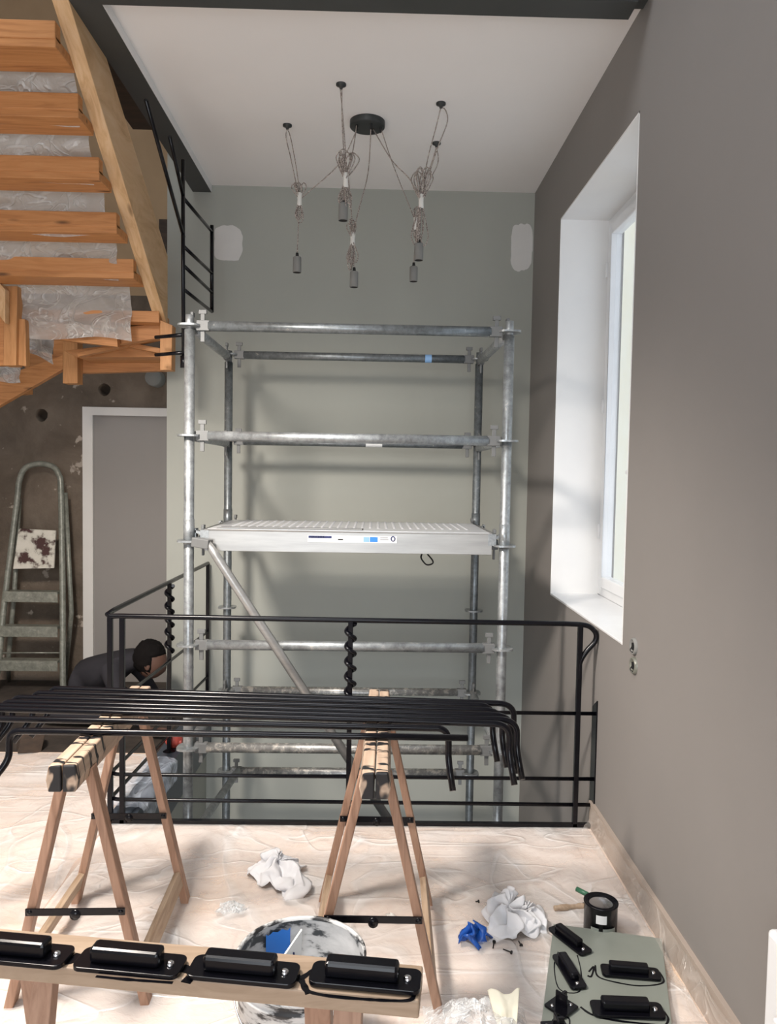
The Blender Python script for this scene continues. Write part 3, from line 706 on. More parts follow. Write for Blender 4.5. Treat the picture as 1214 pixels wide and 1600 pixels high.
for i, z in enumerate(levels):
    z0 = rp(400, (1109, 1212, 1251)[i]).z
    xc = rp(172, 1200).x
    MB().tube([Vector((far.x, far.y, z0)), Vector((xc - 0.0, YRL + 0.06, z0))] + arc_pts((xc, YRL, z0), (xc, YRL + 0.05, z0), (xc + 0.05, YRL, z0)) + [Vector((xr_, YRL, z))], 0.0088, 10).build('mid_rail', 'black_paint', rg)
bz = rp(740, 1303).z
q = MB(); q.bar((rp(160, 1295).x, YRL, 0.016), (rp(938, 1300).x, YRL, 0.014), 0.022, 0.015); q.build('bottom_rail', 'black_paint', rg)
q = MB(); q.bar(rp(941, 1108), rp(937, 1306), 0.016, 0.016, up=(0, 1, 0)); q.build('wall_bar', 'black_paint', rg)
q = MB(); q.prism([(XR - 0.006, YRL - 0.02, rp(943, 1100).z + 0.02), (XR - 0.006, YRL + 0.045, rp(943, 1108).z), (XR - 0.006, YRL + 0.045, rp(943, 1290).z), (XR - 0.006, YRL - 0.02, rp(943, 1290).z)], (0.006, 0, 0)); q.build('wall_plate', 'black_paint', rg)
q = MB(); a = rp(153, 1297); q.prism([(rp(153, 0).x, YRL - 0.01, 0.0), (rp(195, 0).x, YRL - 0.01, 0.0), (rp(195, 0).x, YRL + 0.18, 0.0), (rp(165, 0).x, YRL + 0.18, 0.0)], (0, 0, 0.014)); q.build('corner_plate', 'blue_grey_steel', rg)

# ------------------------------------------------------------------ wall socket box
so = thing('wall_socket_box', (XR, 2.93, 1.0), 'open double electrical socket box without cover in the right wall', 'socket')
p = at_x(992, 1010, XR); p2 = at_x(992, 1040, XR); p.x = p2.x = XR
q = MB(); q.prism([at_x(987, 993, XR - 0.001), at_x(998, 996, XR - 0.001), at_x(998, 1058, XR - 0.001), at_x(987, 1046, XR - 0.001)], (0.002, 0, 0)); 
for cpt, mt in ((p, 'concrete_grey'), (p2, 'ladder_metal')):
    s_ = MB().lathe(cpt, [(0.0, 0.004), (0.024, 0.004), (0.026, 0.012), (0.031, 0.012), (0.033, 0)], 20, (-1, 0, 0)).build('back_box', mt, so)
    t2 = MB()
    t2.box2((XR - 0.012, cpt.y - 0.010, cpt.z - 0.012), (XR - 0.004, cpt.y + 0.004, cpt.z + 0.014)); t2.tube(spline([cpt + Vector((-0.005, 0.01, 0.0)), cpt + Vector((-0.018, 0.0, -0.015)), cpt + Vector((-0.006, -0.012, -0.025))], 5), 0.002, 6); t2.build('wiring', 'black_matte', s_)
so.location = so.location
# ------------------------------------------------------------------ step ladder against the rough wall
ld = thing('step_ladder', (-2.5, 5.4, 0), 'old paint-stained metal step ladder leaning against the rough wall', 'ladder')
YLt, YLb = 5.60, 5.35
def lp(px, py):
    z = at(px, py, 5.5).z; t = max(0, min(1.2, (1.68 - z) / 1.68)); return at(px, py, YLt + (YLb - YLt) * t)
lo, ro = lp(-14, 1080), lp(99, 1085)
lo.z = 0.0 if False else lo.z
bl = lo + (lo - lp(5, 960)).normalized() * 0.1
rails = [Vector((lo.x - 0.01, YLb, 0.0)), lp(-4, 1050), lp(6, 950), lp(17, 860), lp(27, 780), lp(30, 752), lp(38, 733), lp(52, 726), lp(68, 725), lp(84, 730), lp(92, 742), lp(95, 760), lp(97, 860), lp(98, 960), lp(98, 1050), Vector((ro.x, YLb, 0.0))]
MB().tube(spline(rails, 5), 0.021, 10).build('front_frame', 'ladder_metal', ld)
rails = [Vector((lo.x - 0.02, YLt + 0.05, 0.02)), lp(-2, 1040) + Vector((0, 0.14, 0)), lp(12, 930) + Vector((0, 0.1, 0)), lp(26, 780) + Vector((0, 0.04, 0))]
MB().tube(rails, 0.017, 8).build('rear_leg', 'ladder_metal', ld)
rails = [lp(98, 770) + Vector((0.01, 0.02, 0)), lp(103, 960) + Vector((0, 0.1, 0)), Vector((ro.x - 0.11, YLt + 0.05, 0.02))]
MB().tube(rails, 0.017, 8).build('rear_leg', 'ladder_metal', ld)
def step(y, xl, xr, nm='step', mat='ladder_metal'):
    a = lp(xl, y); b = lp(xr, y); z = (a.z + b.z) / 2; Y = a.y
    q = MB(); q.box2((a.x, Y - 0.035, z - 0.045), (b.x, Y - 0.028, z + 0.03)); q.box2((a.x, Y - 0.035, z + 0.012), (b.x, Y + 0.05, z + 0.03)); q.build(nm, mat, ld, bevel=0.003)
step(930, 9, 93); step(984, 3, 93); step(1037, -2, 93)
a = lp(4, 1020); b = lp(93, 1020); MB().tube([a, b], 0.005, 8).build('tie_bar', 'ladder_metal', ld)
q = MB(); P = [lp(29, 826), lp(87, 829), lp(84, 888), lp(20, 889)]; q.prism(P, (0, 0.02, 0.0)); q.build('platform', 'paint_crust', ld, bevel=0.004)

# ------------------------------------------------------------------ person kneeling behind the railing
def skin_mesh(name, verts, edges, radii, mat, parent, origin, sub=2):
    me = bpy.data.meshes.new(name); me.from_pydata([Vector(v) - origin for v in verts], edges, []); me.materials.append(MAT[mat])
    o = bpy.data.objects.new(name, me); C.objects.link(o); o.parent = parent
    sk = o.modifiers.new('skin', 'SKIN'); sk.use_smooth_shade = True
    sv = me.skin_vertices[0].data if me.skin_vertices else None
    if sv is None:
        bm = bmesh.new(); bm.from_mesh(me); bm.verts.layers.skin.verify(); bm.to_mesh(me); bm.free(); sv = me.skin_vertices[0].data
    for i, r in enumerate(radii):
        sv[i].radius = r if isinstance(r, tuple) else (r, r); sv[i].use_root = (i == 0)
    ss = o.modifiers.new('sub', 'SUBSURF'); ss.levels = sub; ss.render_levels = sub
    return o
PO = Vector((-1.75, 4.75, 0))
pe = thing('person', PO, 'person in dark clothes kneeling and bending forward behind the railing, face down', 'person')
hd = at(237, 1032, 4.66)
pel = Vector((-1.86, 4.93, 0.20)); mid = Vector((-1.77, 4.88, 0.29)); che = Vector((-1.63, 4.78, 0.38)); nck = Vector((-1.47, 4.69, 0.43))
hbase = hd + Vector((-0.05, 0.02, -0.02))
V = [pel, mid, che, nck, nck.lerp(hd, 0.5),
     # legs
     pel + Vector((0.03, -0.10, -0.02)), Vector((-1.56, 4.68, 0.08)), Vector((-1.92, 4.70, 0.06)), Vector((-2.02, 4.72, 0.05)),
     pel + Vector((0.03, 0.10, -0.02)), Vector((-1.58, 5.04, 0.08)), Vector((-1.96, 5.08, 0.06)), Vector((-2.06, 5.10, 0.05)),
     # shoulders and arms
     che + Vector((0.06, -0.17, -0.01)), Vector((-1.50, 4.50, 0.28)), Vector((-1.34, 4.48, 0.08)),
     che + Vector((0.06, 0.17, -0.01)), Vector((-1.48, 4.92, 0.28)), Vector((-1.32, 4.86, 0.08))]
E = [(0, 1), (1, 2), (2, 3), (3, 4), (0, 5), (5, 6), (6, 7), (7, 8), (0, 9), (9, 10), (10, 11), (11, 12), (2, 13), (13, 14), (14, 15), (2, 16), (16, 17), (17, 18)]
Rr = [(0.14, 0.13), (0.15, 0.12), (0.17, 0.12), 0.07, 0.055, 0.09, 0.062, 0.045, 0.035, 0.09, 0.062, 0.045, 0.035, 0.068, 0.045, 0.032, 0.068, 0.045, 0.032]
body = skin_mesh('body', V, E, Rr, 'shirt_dark', pe, PO)
def face_fn(p):
    q = 1.0
    q += 0.10 * max(0, 1 - ((p - Vector((0.85, 0, -0.5))).length / 0.35))     # nose
    q -= 0.04 * max(0, 1 - ((p - Vector((0.8, 0.3, -0.35))).length / 0.25)) + 0.04 * max(0, 1 - ((p - Vector((0.8, -0.3, -0.35))).length / 0.25))
    return q
head = MB().blob(hd, (0.092, 0.075, 0.11), face_fn, 24, 16)
for s_ in (-1, 1): head.blob(hd + Vector((-0.005, 0.076 * s_, -0.015)), (0.018, 0.008, 0.028), None, 10, 8)
head = head.build('head', 'skin', pe)
hair = MB().blob(hd + Vector((-0.012, 0, 0.02)), (0.100, 0.088, 0.110), lambda p: (1 + 0.10 * noise.noise(p * 5.5) + 0.05 * noise.noise(p * 13)) * (1.0 if p.x < 0.35 or p.z > 0.2 else 0.78), 40, 28).build('hair', 'hair_black', pe)
trs = MB()
for s_, wr in ((-1, Vector((-1.32, 4.48, 0.06))), (1, Vector((-1.30, 4.86, 0.06)))):
    vs_ = [wr, wr + Vector((0.045, 0, -0.005))]; es = [(0, 1)]; rs_ = [(0.026, 0.016), (0.038, 0.015)]
    for i, (o_, L) in enumerate(((-0.030, 0.060), (-0.010, 0.072), (0.010, 0.068), (0.030, 0.052))):
        b = len(vs_); vs_ += [wr + Vector((0.075, o_, -0.003)), wr + Vector((0.075 + L * 0.55, o_ * 1.15, -0.006)), wr + Vector((0.075 + L, o_ * 1.2, -0.024))]
        es += [(1, b), (b, b + 1), (b + 1, b + 2)]; rs_ += [0.010, 0.0095, 0.008]
    b = len(vs_); vs_ += [wr + Vector((0.03, -s_ * 0.040, -0.008)), wr + Vector((0.065, -s_ * 0.066, -0.018))]; es += [(0, b), (b, b + 1)]; rs_ += [0.012, 0.009]
    skin_mesh('hand', vs_, es, rs_, 'skin', pe, PO)

# ------------------------------------------------------------------ dark clutter behind the film edge
def clutter(name, mb, mat, lab, cat): o = mb.build(name, mat, bevel=0.003); tag(centre(o), lab, cat); return o
p = at_z(42, 1178, 0); q = MB(); q.box((p.x, p.y + 0.05, 0.06), (0.12, 0.10, 0.12), Matrix.Rotation(0.5, 3, 'Z') @ Matrix.Rotation(0.2, 3, 'Y')); clutter('wood_offcut', q, 'dark_brown_wood', 'brown wooden block on the dark floor behind the film edge at left', 'wood offcut')
p = at_z(70, 1165, 0); q = MB(); q.box((-2.36, 4.55, 0.055), (0.30, 0.18, 0.10), Matrix.Rotation(-0.3, 3, 'Z')); clutter('tool_case', q, 'black_matte', 'black tool case on the dark floor near the step ladder', 'tool case')
p = at_z(276, 1165, 0.03); q = MB(); q.blob((p.x - 0.02, p.y + 0.02, 0.06), (0.05, 0.05, 0.05), lambda v: 1 + 0.1 * noise.noise(v * 3)); q.tube([(p.x - 0.06, p.y, 0.05), (p.x + 0.03, p.y, 0.05)], 0.015, 10); clutter('red_tool', q, 'red_plastic', 'small red tool on the stairwell edge beside the scaffold pole', 'tool')
# thin dark mat that makes the floor beyond the film darker
m = MB(); m.box2((XL, 4.27, 0.0), (WELLX - 0.11, YW, 0.004)); o = m.build('dark_floor_sheet', 'dark_mottle'); tag(centre(o), 'dark floor covering beyond the edge of the plastic film', 'floor covering')

# ------------------------------------------------------------------ plastic drop sheet
def wr(x, y):
    p = Vector((x, y, 0))
    h = 0
    h += 0.022 * max(0, 0.42 - abs(noise.noise(Vector((x * 1.1 + 3, y * 1.5, 2.2)))) * 3.2)
    h += 0.010 * max(0, 0.5 - abs(noise.noise(Vector((x * 2.6 + y * 1.6, y * 1.2 - x * 0.8, 7.7)))) * 4)
    h += 0.007 * max(0, 0.5 - abs(noise.noise(Vector((x * 1.3 - y * 3.6, y * 1.6 + x, 1.7)))) * 4)
    h += 0.004 * (0.5 + noise.noise(p * 9))
    return h * 1.35
def sheet(x0, x1, y0, y1, n, m_, edge, lab, seed):
    def fn(u, v):
        x = x0 + (x1 - x0) * u; y = y0 + (y1 - y0) * v
        if edge == 'far' and v > 0.9: y += 0.02 * noise.noise(Vector((x * 4, seed, 0)))
        return Vector((x, y, 0.006 + max(0, wr(x + seed, y)) * min(1, max(0.0, (y1 - y) / 0.12))))
    o = MB().grid(n, m_, fn).build('plastic_drop_sheet', 'film_floor'); tag(centre(o), lab, 'drop sheet', 'plastic drop sheets'); return o
sheet(-1.16, XR - 0.03, 0.75, YRL - 0.008, 150, 170, 'none', 'translucent plastic drop sheet over the floor in front of the black railing', 0.0)
sheet(-3.1, -1.17, 0.75, 4.24, 100, 190, 'far', 'translucent plastic drop sheet over the floor at left, reaching past the railing', 11.0)

# ------------------------------------------------------------------ trestles
def trestle(name_label, origin, yaw, L, H, spread, head_mat, legmat='beech_leg', inset=0.13, grp=None):
    r = thing('wooden_trestle', (0, 0, 0), name_label, 'trestle', grp)
    hw, hh = 0.044, 0.075
    for s_ in (-1, 1):
        x0 = s_ * 0.002; x1 = s_ * hw
        q = MB(); q.prism([(x0, 0, H), (x1 * 0.82, 0, H), (x1, 0, H - hh * 0.55), (x1 * 0.85, 0, H - hh), (x0, 0, H - hh)], (0, L, 0))
        q.build('head_beam', head_mat, r, bevel=0.004, world=False)
    for yy, inn in ((inset, 1), (L - inset, -1)):
        for s_ in (-1, 1):
            top_ = Vector((s_ * 0.034, yy, H - 0.05)); bot = Vector((s_ * spread, yy, 0.0))
            q = MB(); q.bar(top_ , bot, 0.026, 0.044, up=(0, 1, 0)); q.build('leg', legmat, r, bevel=0.003, world=False)
        # folding strut
        z = 0.30 if inn > 0 else 0.34; f = 1 - z / (H - 0.05); xs_ = spread + (0.034 - spread) * (1 - f)
        q = MB(); yo = yy - 0.028; q.bar((-xs_ - 0.012, yo, z), (xs_ + 0.012, yo, z), 0.005, 0.020)
        for xx in (-xs_, xs_): q.lathe((xx, yo - 0.001, z), [(0, 0.006), (0.007, 0.004), (0.009, 0)], 10, (0, -1, 0))
        q.lathe((0, yo - 0.001, z - 0.008), [(0, 0.007), (0.015, 0.005), (0.016, 0)], 12, (0, -1, 0))
        q.build('folding_strut', 'black_paint', r, world=False)
    for s_ in (-1, 1):
        z = 0.10; f = 1 - z / (H - 0.05); xs_ = spread + (0.034 - spread) * (1 - f) + 0.0
        q = MB(); q.bar((s_ * xs_, inset + 0.022, z), (s_ * xs_, L - inset - 0.022, z), 0.022, 0.055, up=(-s_ * 0.25, 0, 1)); q.build('foot_rail', 'beech_long', r, bevel=0.003, world=False)
    r.location = origin; r.rotation_euler = (0, 0, yaw)
    return r
trestle('left wooden trestle carrying the black rods, head streaked with black paint', (-0.852, 2.10, 0), R(1.6), 0.80, 0.775, 0.20, 'stained_head', grp='wooden trestles')
trestle('middle wooden trestle under the right half of the black rods', (0.015, 2.07, 0), R(-1.2), 0.82, 0.775, 0.20, 'stained_head', grp='wooden trestles')
# foreground trestle, turned across the frame
HZ = 0.775
c0 = at_z(655, 1564, HZ); c1 = at_z(0, 1503, HZ)                 # front top edge
dirv = (c1 - c0); dirv.z = 0; dirv.normalize(); nrm = Vector((-dirv.y, dirv.x, 0));  nrm = nrm if nrm.y > 0 else -nrm
tc = thing('wooden_trestle', (c0.x, c0.y, 0), 'foreground wooden trestle running across the lower left, carrying four black brackets', 'trestle', 'wooden trestles')
LW = 0.088; TL = 1.12
q = MB(); q.prism([c0, c0 + nrm * LW, c0 + nrm * LW + Vector((0, 0, -0.030)), c0 + Vector((0, 0, -0.030))], dirv * TL); q.build('head_beam', 'beech_wide', tc, bevel=0.003)
hbz = HZ - 0.03
def lower(px0, px1, spread_near, name='leg'):
    a = at_z(px0, 1560, hbz); b = at_z(px1, 1560, hbz)
    ta_ = (a.x - c0.x) / dirv.x; tb_ = (b.x - c0.x) / dirv.x; mt_ = (ta_ + tb_) / 2; w_ = abs(tb_ - ta_)
    for s_, o0, o1 in ((0, 0.016, -spread_near), (1, LW - 0.016, LW + spread_near)):
        p0 = c0 + dirv * mt_ + nrm * o0; p1 = c0 + dirv * mt_ + nrm * o1; p0.z = hbz; p1.z = 0.0
        if s_ == 1: p0 = p0 + dirv * 0.062; p1 = p1 + dirv * 0.062
        q = MB(); q.bar(p0, p1, w_, 0.024, up=nrm); q.build(name, 'beech_leg', tc, bevel=0.002)
lower(30, 66, 0.12)
lower(522, 565, 0.12)
q = MB(); a = c0 + dirv * 0.14 + nrm * LW * 0.5; a.z = hbz; b = Vector((a.x, a.y + 0.03, 0.0))

# ------------------------------------------------------------------ handrail mounting brackets
def bracket_mesh(kind='long'):
    r = thing('rail_bracket', (0, 0, 0), 'x', 'bracket', None)
    if kind == 'square':
        w2, d2, rad = 0.045, 0.045, 0.006
    else:
        w2, d2, rad = 0.095, 0.030, 0.014
    pts = []
    for cx, cy, a0 in ((w2 - rad, d2 - rad, 0), (-w2 + rad, d2 - rad, 90), (-w2 + rad, -d2 + rad, 180), (w2 - rad, -d2 + rad, 270)):
        for k in range(7):
            a = R(a0 + 15 * k); pts.append(Vector((cx + rad * math.cos(a), cy + rad * math.sin(a), 0)))
    MB().prism(pts, (0, 0, 0.008)).build('plate', 'black_paint', r, bevel=0.001, world=False)
    if kind == 'square':
        q = MB(); q.box((0, 0, 0.03), (0.008, 0.05, 0.05)); q.box((0.012, 0, 0.03), (0.03, 0.012, 0.045)); q.build('clevis', 'black_paint', r, bevel=0.002, world=False)
    else:
        q = MB(); q.box((-0.006, 0, 0.0205), (0.126, 0.032, 0.027)); q.build('sleeve', 'black_paint', r, bevel=0.006, world=False)
    for s_ in ((1,) if kind != 'square' else (-1, 1)):
        q = MB(); x_ = (0.072 if kind != 'square' else s_ * 0.028); q.lathe((x_, 0.0 if kind != 'square' else -0.02 * s_, 0.008), [(0.007, 0), (0.0065, 0.004), (0.003, 0.006), (0, 0.006)], 12); q.build('screw', 'chrome', r, world=False)
    return r
proto = bracket_mesh()
spots = []
# on the foreground trestle
for (pxl, pxr, py, lab) in ((487, 655, 1535, 'black bracket at the right end of the foreground trestle, outlined by bare wood'),
                            (292, 470, 1525, 'second black bracket from the right on the foreground trestle, above the paint bucket'),
                            (118, 290, 1512, 'third black bracket from the right on the foreground trestle'),
                            (-55, 112, 1497, 'black bracket at the left edge of the frame on the foreground trestle')):
    p = at_z((pxl + pxr) / 2, py - 4, HZ + 0.002)
    spots.append((p + Vector((0, 0, 0)), math.atan2(-dirv.y, -dirv.x), lab, 'black brackets on the foreground trestle', 0.95))
PZ = 0.040
for px, py, ang, lab, s_ in ((890, 1470, -62, 'black bracket lying diagonally at the top left corner of the green panel', 0.88),
                         (889, 1519, -82, 'black bracket lying upright in the second row of the green panel, left column', 0.88),
                         (985, 1521, -7, 'black bracket lying crosswise in the second row of the green panel', 0.95),
                         (980, 1580, -3, 'black bracket lying crosswise lowest on the green panel, ringed by wet paint', 1.1)):
    spots.append((at_z(px, py, PZ + 0.003), R(ang), lab, 'black brackets on the green panel', s_))
for i, (p, ang, lab, g, s_) in enumerate(spots):
    o = proto if i == 0 else copy_tree(proto)
    o.location = p; o.rotation_euler = (0, 0, ang); o['label'] = lab; o['group'] = g; o.scale = (s_, s_, s_)
sq = bracket_mesh('square')
for i, (px, py, ang, lab) in enumerate(((877, 1574, 40, 'square black clevis bracket near the lower left of the green panel'), (869, 1612, 5, 'small black clevis bracket on the green panel, cut off by the bottom edge'))):
    o = sq if i == 0 else copy_tree(sq)
    o.location = at_z(px, py, PZ + 0.003); o.rotation_euler = (0, 0, R(ang)); o['label'] = lab; o['group'] = 'black brackets on the green panel'; o.scale = (0.8,) * 3
# wet paint rings on the trestle
def smear(name, pts, w_, z, lab, par=None):
    P = [at_z(x, y, z) for x, y in pts]; sp = spline(P, 6); q = MB(); n = len(sp); vs = []; fs = []
    for i, p in enumerate(sp):
        d = (sp[min(i + 1, n - 1)] - sp[max(i - 1, 0)]).normalized(); s_ = Vector((-d.y, d.x, 0)) * w_ * (0.7 + 0.6 * abs(noise.noise(p * 40)))
        vs += [p - s_, p + s_, p - s_ + Vector((0, 0, -0.0012)), p + s_ + Vector((0, 0, -0.0012))]
    for i in range(n - 1):
        a = i * 4; fs += [(a, a + 1, a + 5, a + 4), (a + 2, a + 6, a + 7, a + 3), (a, a + 4, a + 6, a + 2), (a + 1, a + 3, a + 7, a + 5)]
    q.add(vs, fs); return q.build(name, 'black_paint', par)
smear('paint_smear', [(478, 1540), (484, 1549), (510, 1555), (560, 1560), (610, 1563), (640, 1562), (648, 1552), (652, 1535)], 0.0035, HZ + 0.0014, '', tc)
smear('paint_smear', [(460, 1520), (470, 1530), (476, 1542), (482, 1552)], 0.006, HZ + 0.0014, '', tc)
smear('paint_smear', [(455, 1533), (470, 1528), (490, 1515)], 0.005, HZ + 0.0014, '', tc)
smear('paint_smear', [(265, 1522), (282, 1512), (300, 1520), (290, 1535)], 0.010, HZ + 0.0014, '', tc)
smear('paint_smear', [(95, 1505), (112, 1500), (125, 1490)], 0.008, HZ + 0.0014, '', tc)
smear('paint_smear', [(150, 1525), (200, 1530), (270, 1535)], 0.003, HZ + 0.0014, '', tc)

# ------------------------------------------------------------------ long black handrail rods on the trestles
ZR = 0.775 + 0.0115
rods = [((92, 1076), (400, 1083), (778, 1099), 803, 'furthest'), ((66, 1083), (400, 1090), (748, 1102), 770, 'second furthest'), ((34, 1090), (400, 1097), (752, 1109), 785, 'third furthest'),
        ((18, 1097), (400, 1104), (768, 1117), 799, 'fourth furthest'), ((-16, 1102), (400, 1111), (778, 1124), 808, 'fourth nearest'), ((-30, 1107), (400, 1119), (772, 1131), 796, 'third nearest'),
        ((-40, 1122), (400, 1133), (683, 1138), 701, 'second nearest, shorter than the cluster behind'), ((32, 1142), (400, 1149), (731, 1153), None, 'nearest, with a straight cut right end')]
for l_, mdp, r_, vx, lab in rods:
    A_ = at_z(*l_, ZR); B2 = at_z(*r_, ZR); rr_ = 0.0105
    pts = []
    # left end: bend down, short drop, kick outwards
    dl = (A_ - B2).normalized()
    e = A_ + dl * 0.035 + Vector((0, 0, -0.035)); k1 = e + Vector((0, 0, -0.055)); k2 = k1 + dl * 0.05 + Vector((0, -0.05, -0.075))
    pts += [k2] + arc_pts(k1, k1.lerp(k2, 0.3), k1.lerp(e, 0.5), 4) + arc_pts(A_ + dl * 0.035, e, A_, 6)
    pts += [A_.lerp(B2, t) for t in (0.25, 0.5, 0.75)]
    if vx is None: pts += [B2]
    else:
        dr_ = -dl; E_ = at(vx, r_[1] + 20, B2.y); c_ = Vector((E_.x, B2.y, ZR)); e = c_ + Vector((0, 0, -0.05))
        k1 = e + Vector((0, 0, -0.05)); k2 = k1 + Vector((0.012, -0.045, -0.085))
        pts += arc_pts(c_, B2, e, 8) + arc_pts(k1, e.lerp(k1, 0.5), k1.lerp(k2, 0.4), 4) + [k2]
    o = MB().tube(pts, rr_, 12).build('handrail_rod', 'black_paint'); tag(o, 'freshly painted black handrail rod across the trestles, ' + lab, 'metal rod', 'black rods drying on the trestles')

# ------------------------------------------------------------------ bucket
bk_c = at_z(468, 1512, 0.31); bc_ = Vector((bk_c.x, 1.98, 0.012))
bk = thing('paint_bucket', bc_, 'large white bucket smeared with black paint behind the foreground trestle', 'bucket')
RB = 0.172; HB = 0.31
MB().lathe(bc_, [(0, 0), (RB * 0.86, 0), (RB * 0.9, 0.01), (RB * 0.97, HB * 0.8), (RB * 1.0, HB * 0.82), (RB * 1.0, HB * 0.84), (RB * 0.98, HB * 0.85), (RB * 0.985, HB * 0.9), (RB * 1.02, HB * 0.91), (RB * 1.02, HB * 0.93), (RB, HB * 0.94), (RB * 1.01, HB), (RB * 0.975, HB), (RB * 0.965, HB * 0.97)], 48).build('wall', 'splattered_bucket', bk)
MB().lathe(bc_, [(RB * 0.968, HB * 0.975), (RB * 0.86, 0.012), (0, 0.012)], 48).build('inside_wall', 'splattered_bucket_in', bk)
q = MB()
q.tube(spline([bc_ + Vector((RB * 1.02 * math.cos(a), RB * 1.02 * math.sin(a) - 0.01, HB * 0.86 - 0.10 * math.sin(-a))) for a in [-math.pi * k / 10 for k in range(11)]], 4), 0.0025, 6); q.build('handle', 'chrome', bk)
# roller tray grid standing in the bucket
sp0 = bc_ + Vector((-0.06, 0.09, 0.03))
gr = thing('paint_grid', sp0, 'black and white paint tray grid standing inside the bucket', 'paint grid')
q = MB(); q.prism([bc_ + Vector((-0.10, 0.03, 0.03)), bc_ + Vector((-0.02, 0.12, 0.03)), bc_ + Vector((-0.012, 0.125, 0.30)), bc_ + Vector((-0.09, 0.05, 0.215))], (0.004, -0.004, 0)); q.build('board', 'label_white', gr)
q = MB()
base = bc_ + Vector((-0.10, 0.03, 0.0)); dd = Vector((0.08, 0.09, 0)).normalized()
for i in range(5):
    q.bar(base + dd * (0.02 + i * 0.02) + Vector((0.004, -0.006, 0.06)), base + dd * (0.02 + i * 0.02) + Vector((0.004, -0.006, 0.20 + i * 0.012)), 0.006, 0.003, up=dd)
for j in range(6): q.bar(base + dd * 0.012 + Vector((0.004, -0.006, 0.08 + j * 0.024)), base + dd * 0.108 + Vector((0.004, -0.006, 0.08 + j * 0.024 + 0.01)), 0.006, 0.003)
q.build('grid_bars', 'navy', gr)
q = MB(); q.grid(10, 8, lambda u, v: bc_ + Vector((RB * 0.945 * math.cos(R(132 - 26 * u)) , RB * 0.945 * math.sin(R(132 - 26 * u)), HB * (0.93 - 0.36 * v + 0.08 * noise.noise(Vector((u * 3, v * 3, 1)))))) + Vector((0, -0.006, 0)))
q.build('blue_paint_patch', 'blue_paint', bk)
q = MB(); q.grid(6, 8, lambda u, v: bc_ + Vector((RB * 0.99 * math.cos(R(-52 + 12 * u)), RB * 0.99 * math.sin(R(-52 + 12 * u)), HB * (0.05 + 0.66 * v)))); q.build('blue_label', 'blue_paint', bk)

# ------------------------------------------------------------------ cloths and rags
def crumple(name, c, rx, ry, rz, seed, mat, lab, cat, fold=0.35, grp=None, tail=None, n=56, kf=7):
    """a cloth dropped in a heap: disc with radial pleats, pushed sideways so folds overlap"""
    q = MB(); q0 = Vector((seed, seed * 1.7, 0)); na = n * 2; nr = n // 2
    ta = math.atan2(tail[1] - c.y, tail[0] - c.x) if tail is not None else None
    tl = (Vector(tail) - Vector((c.x, c.y, 0))).length if tail is not None else 0
    def fn(u, v):
        a = 2 * math.pi * u; r = v; ca, sa = math.cos(a), math.sin(a)
        out = 1 + 0.28 * noise.noise(Vector((ca * 1.1, sa * 1.1, seed))) + 0.10 * noise.noise(Vector((ca * 3, sa * 3, seed + 3)))
        ex = 0
        if ta is not None:
            da = (a - ta + math.pi) % (2 * math.pi) - math.pi; ex = max(0, math.cos(da)) ** 10
        rxx = rx * out * r; ryy = ry * out * r
        x = rxx * ca; y = ryy * sa
        x += ex * ca * max(0, tl - rx) * r ** 1.5; y += ex * sa * max(0, tl - ry) * r ** 1.5
        w = noise.noise(Vector((x * 9, y * 9, seed))) * 2.2
        pleat = 0.5 + 0.5 * math.sin(a * kf + w * 2.2 + 5 * r * noise.noise(Vector((seed, r * 2, 1))))
        z = rz * (1 - r * r) ** 0.9 * (0.75 + 0.5 * noise.noise(Vector((x * 14, y * 14, seed + 5))))
        z += rz * fold * (pleat ** 1.6 - 0.35) * min(1, 3 * r) * (1 - 0.45 * r) * 1.3
        z += rz * 0.30 * (abs(noise.noise(Vector((x * 26, y * 26, seed + 8)))) - 0.15) * (1 - 0.5 * r)
        x += 0.020 * noise.noise(Vector((x * 18, y * 18, z * 30 + seed + 11))) * 1.6; y += 0.020 * noise.noise(Vector((x * 18 + 7, y * 18, z * 30 + seed + 17))) * 1.6
        return Vector((c.x + x, c.y + y, 0.013 + max(0.0, z) + (0.004 * pleat if r > 0.9 else 0)))
    q.grid(na, nr, fn)
    o = q.build(name, mat, solid=0.0015); tag(centre(o), lab, cat, grp); return o
c = at_z(432, 1368, 0.04); c = at_z(436, 1362, 0.02); crumple('cleaning_rag', c, 0.10, 0.10, 0.075, 2.3, 'cloth_white', 'crumpled white rag with a trailing corner on the sheet, left of the middle trestle', 'rag', 0.45, 'rags on the drop sheet', tail=at_z(474, 1412, 0.01))
c = at_z(800, 1425, 0.04); crumple('cleaning_rag', c, 0.095, 0.12, 0.08, 5.9, 'cloth_white', 'crumpled white rag on the sheet between the blue scrap and the paint tin', 'rag', 0.5, 'rags on the drop sheet', tail=at_z(765, 1458, 0.01))
c = at_z(830, 1432, 0.03); crumple('cleaning_rag', c, 0.06, 0.09, 0.06, 9.1, 'cloth_white', 'smaller off-white rag lying against the right side of the other crumpled rag', 'rag', 0.5, 'rags on the drop sheet')
c = at_z(741, 1467, 0.02)
crumple('blue_plastic_scrap', c, 0.052, 0.042, 0.045, 21.4, 'blue_plastic', 'crumpled blue plastic scrap on the sheet beside the white rag', 'plastic scrap', 1.3, n=24, kf=4)
c = at_z(612, 1437, 0.01); crumple('plaster_lump', c, 0.025, 0.02, 0.022, 4.2, 'tape_white', 'small white lump on the sheet behind the middle trestle strut', 'lump', 0.2, n=20)
c = at_z(362, 1422, 0.01); crumple('film_scrap', c, 0.05, 0.04, 0.02, 14.2, 'film_clear', 'small shiny film scrap on the sheet between the left trestle and the rag', 'film scrap', 0.4, n=28)
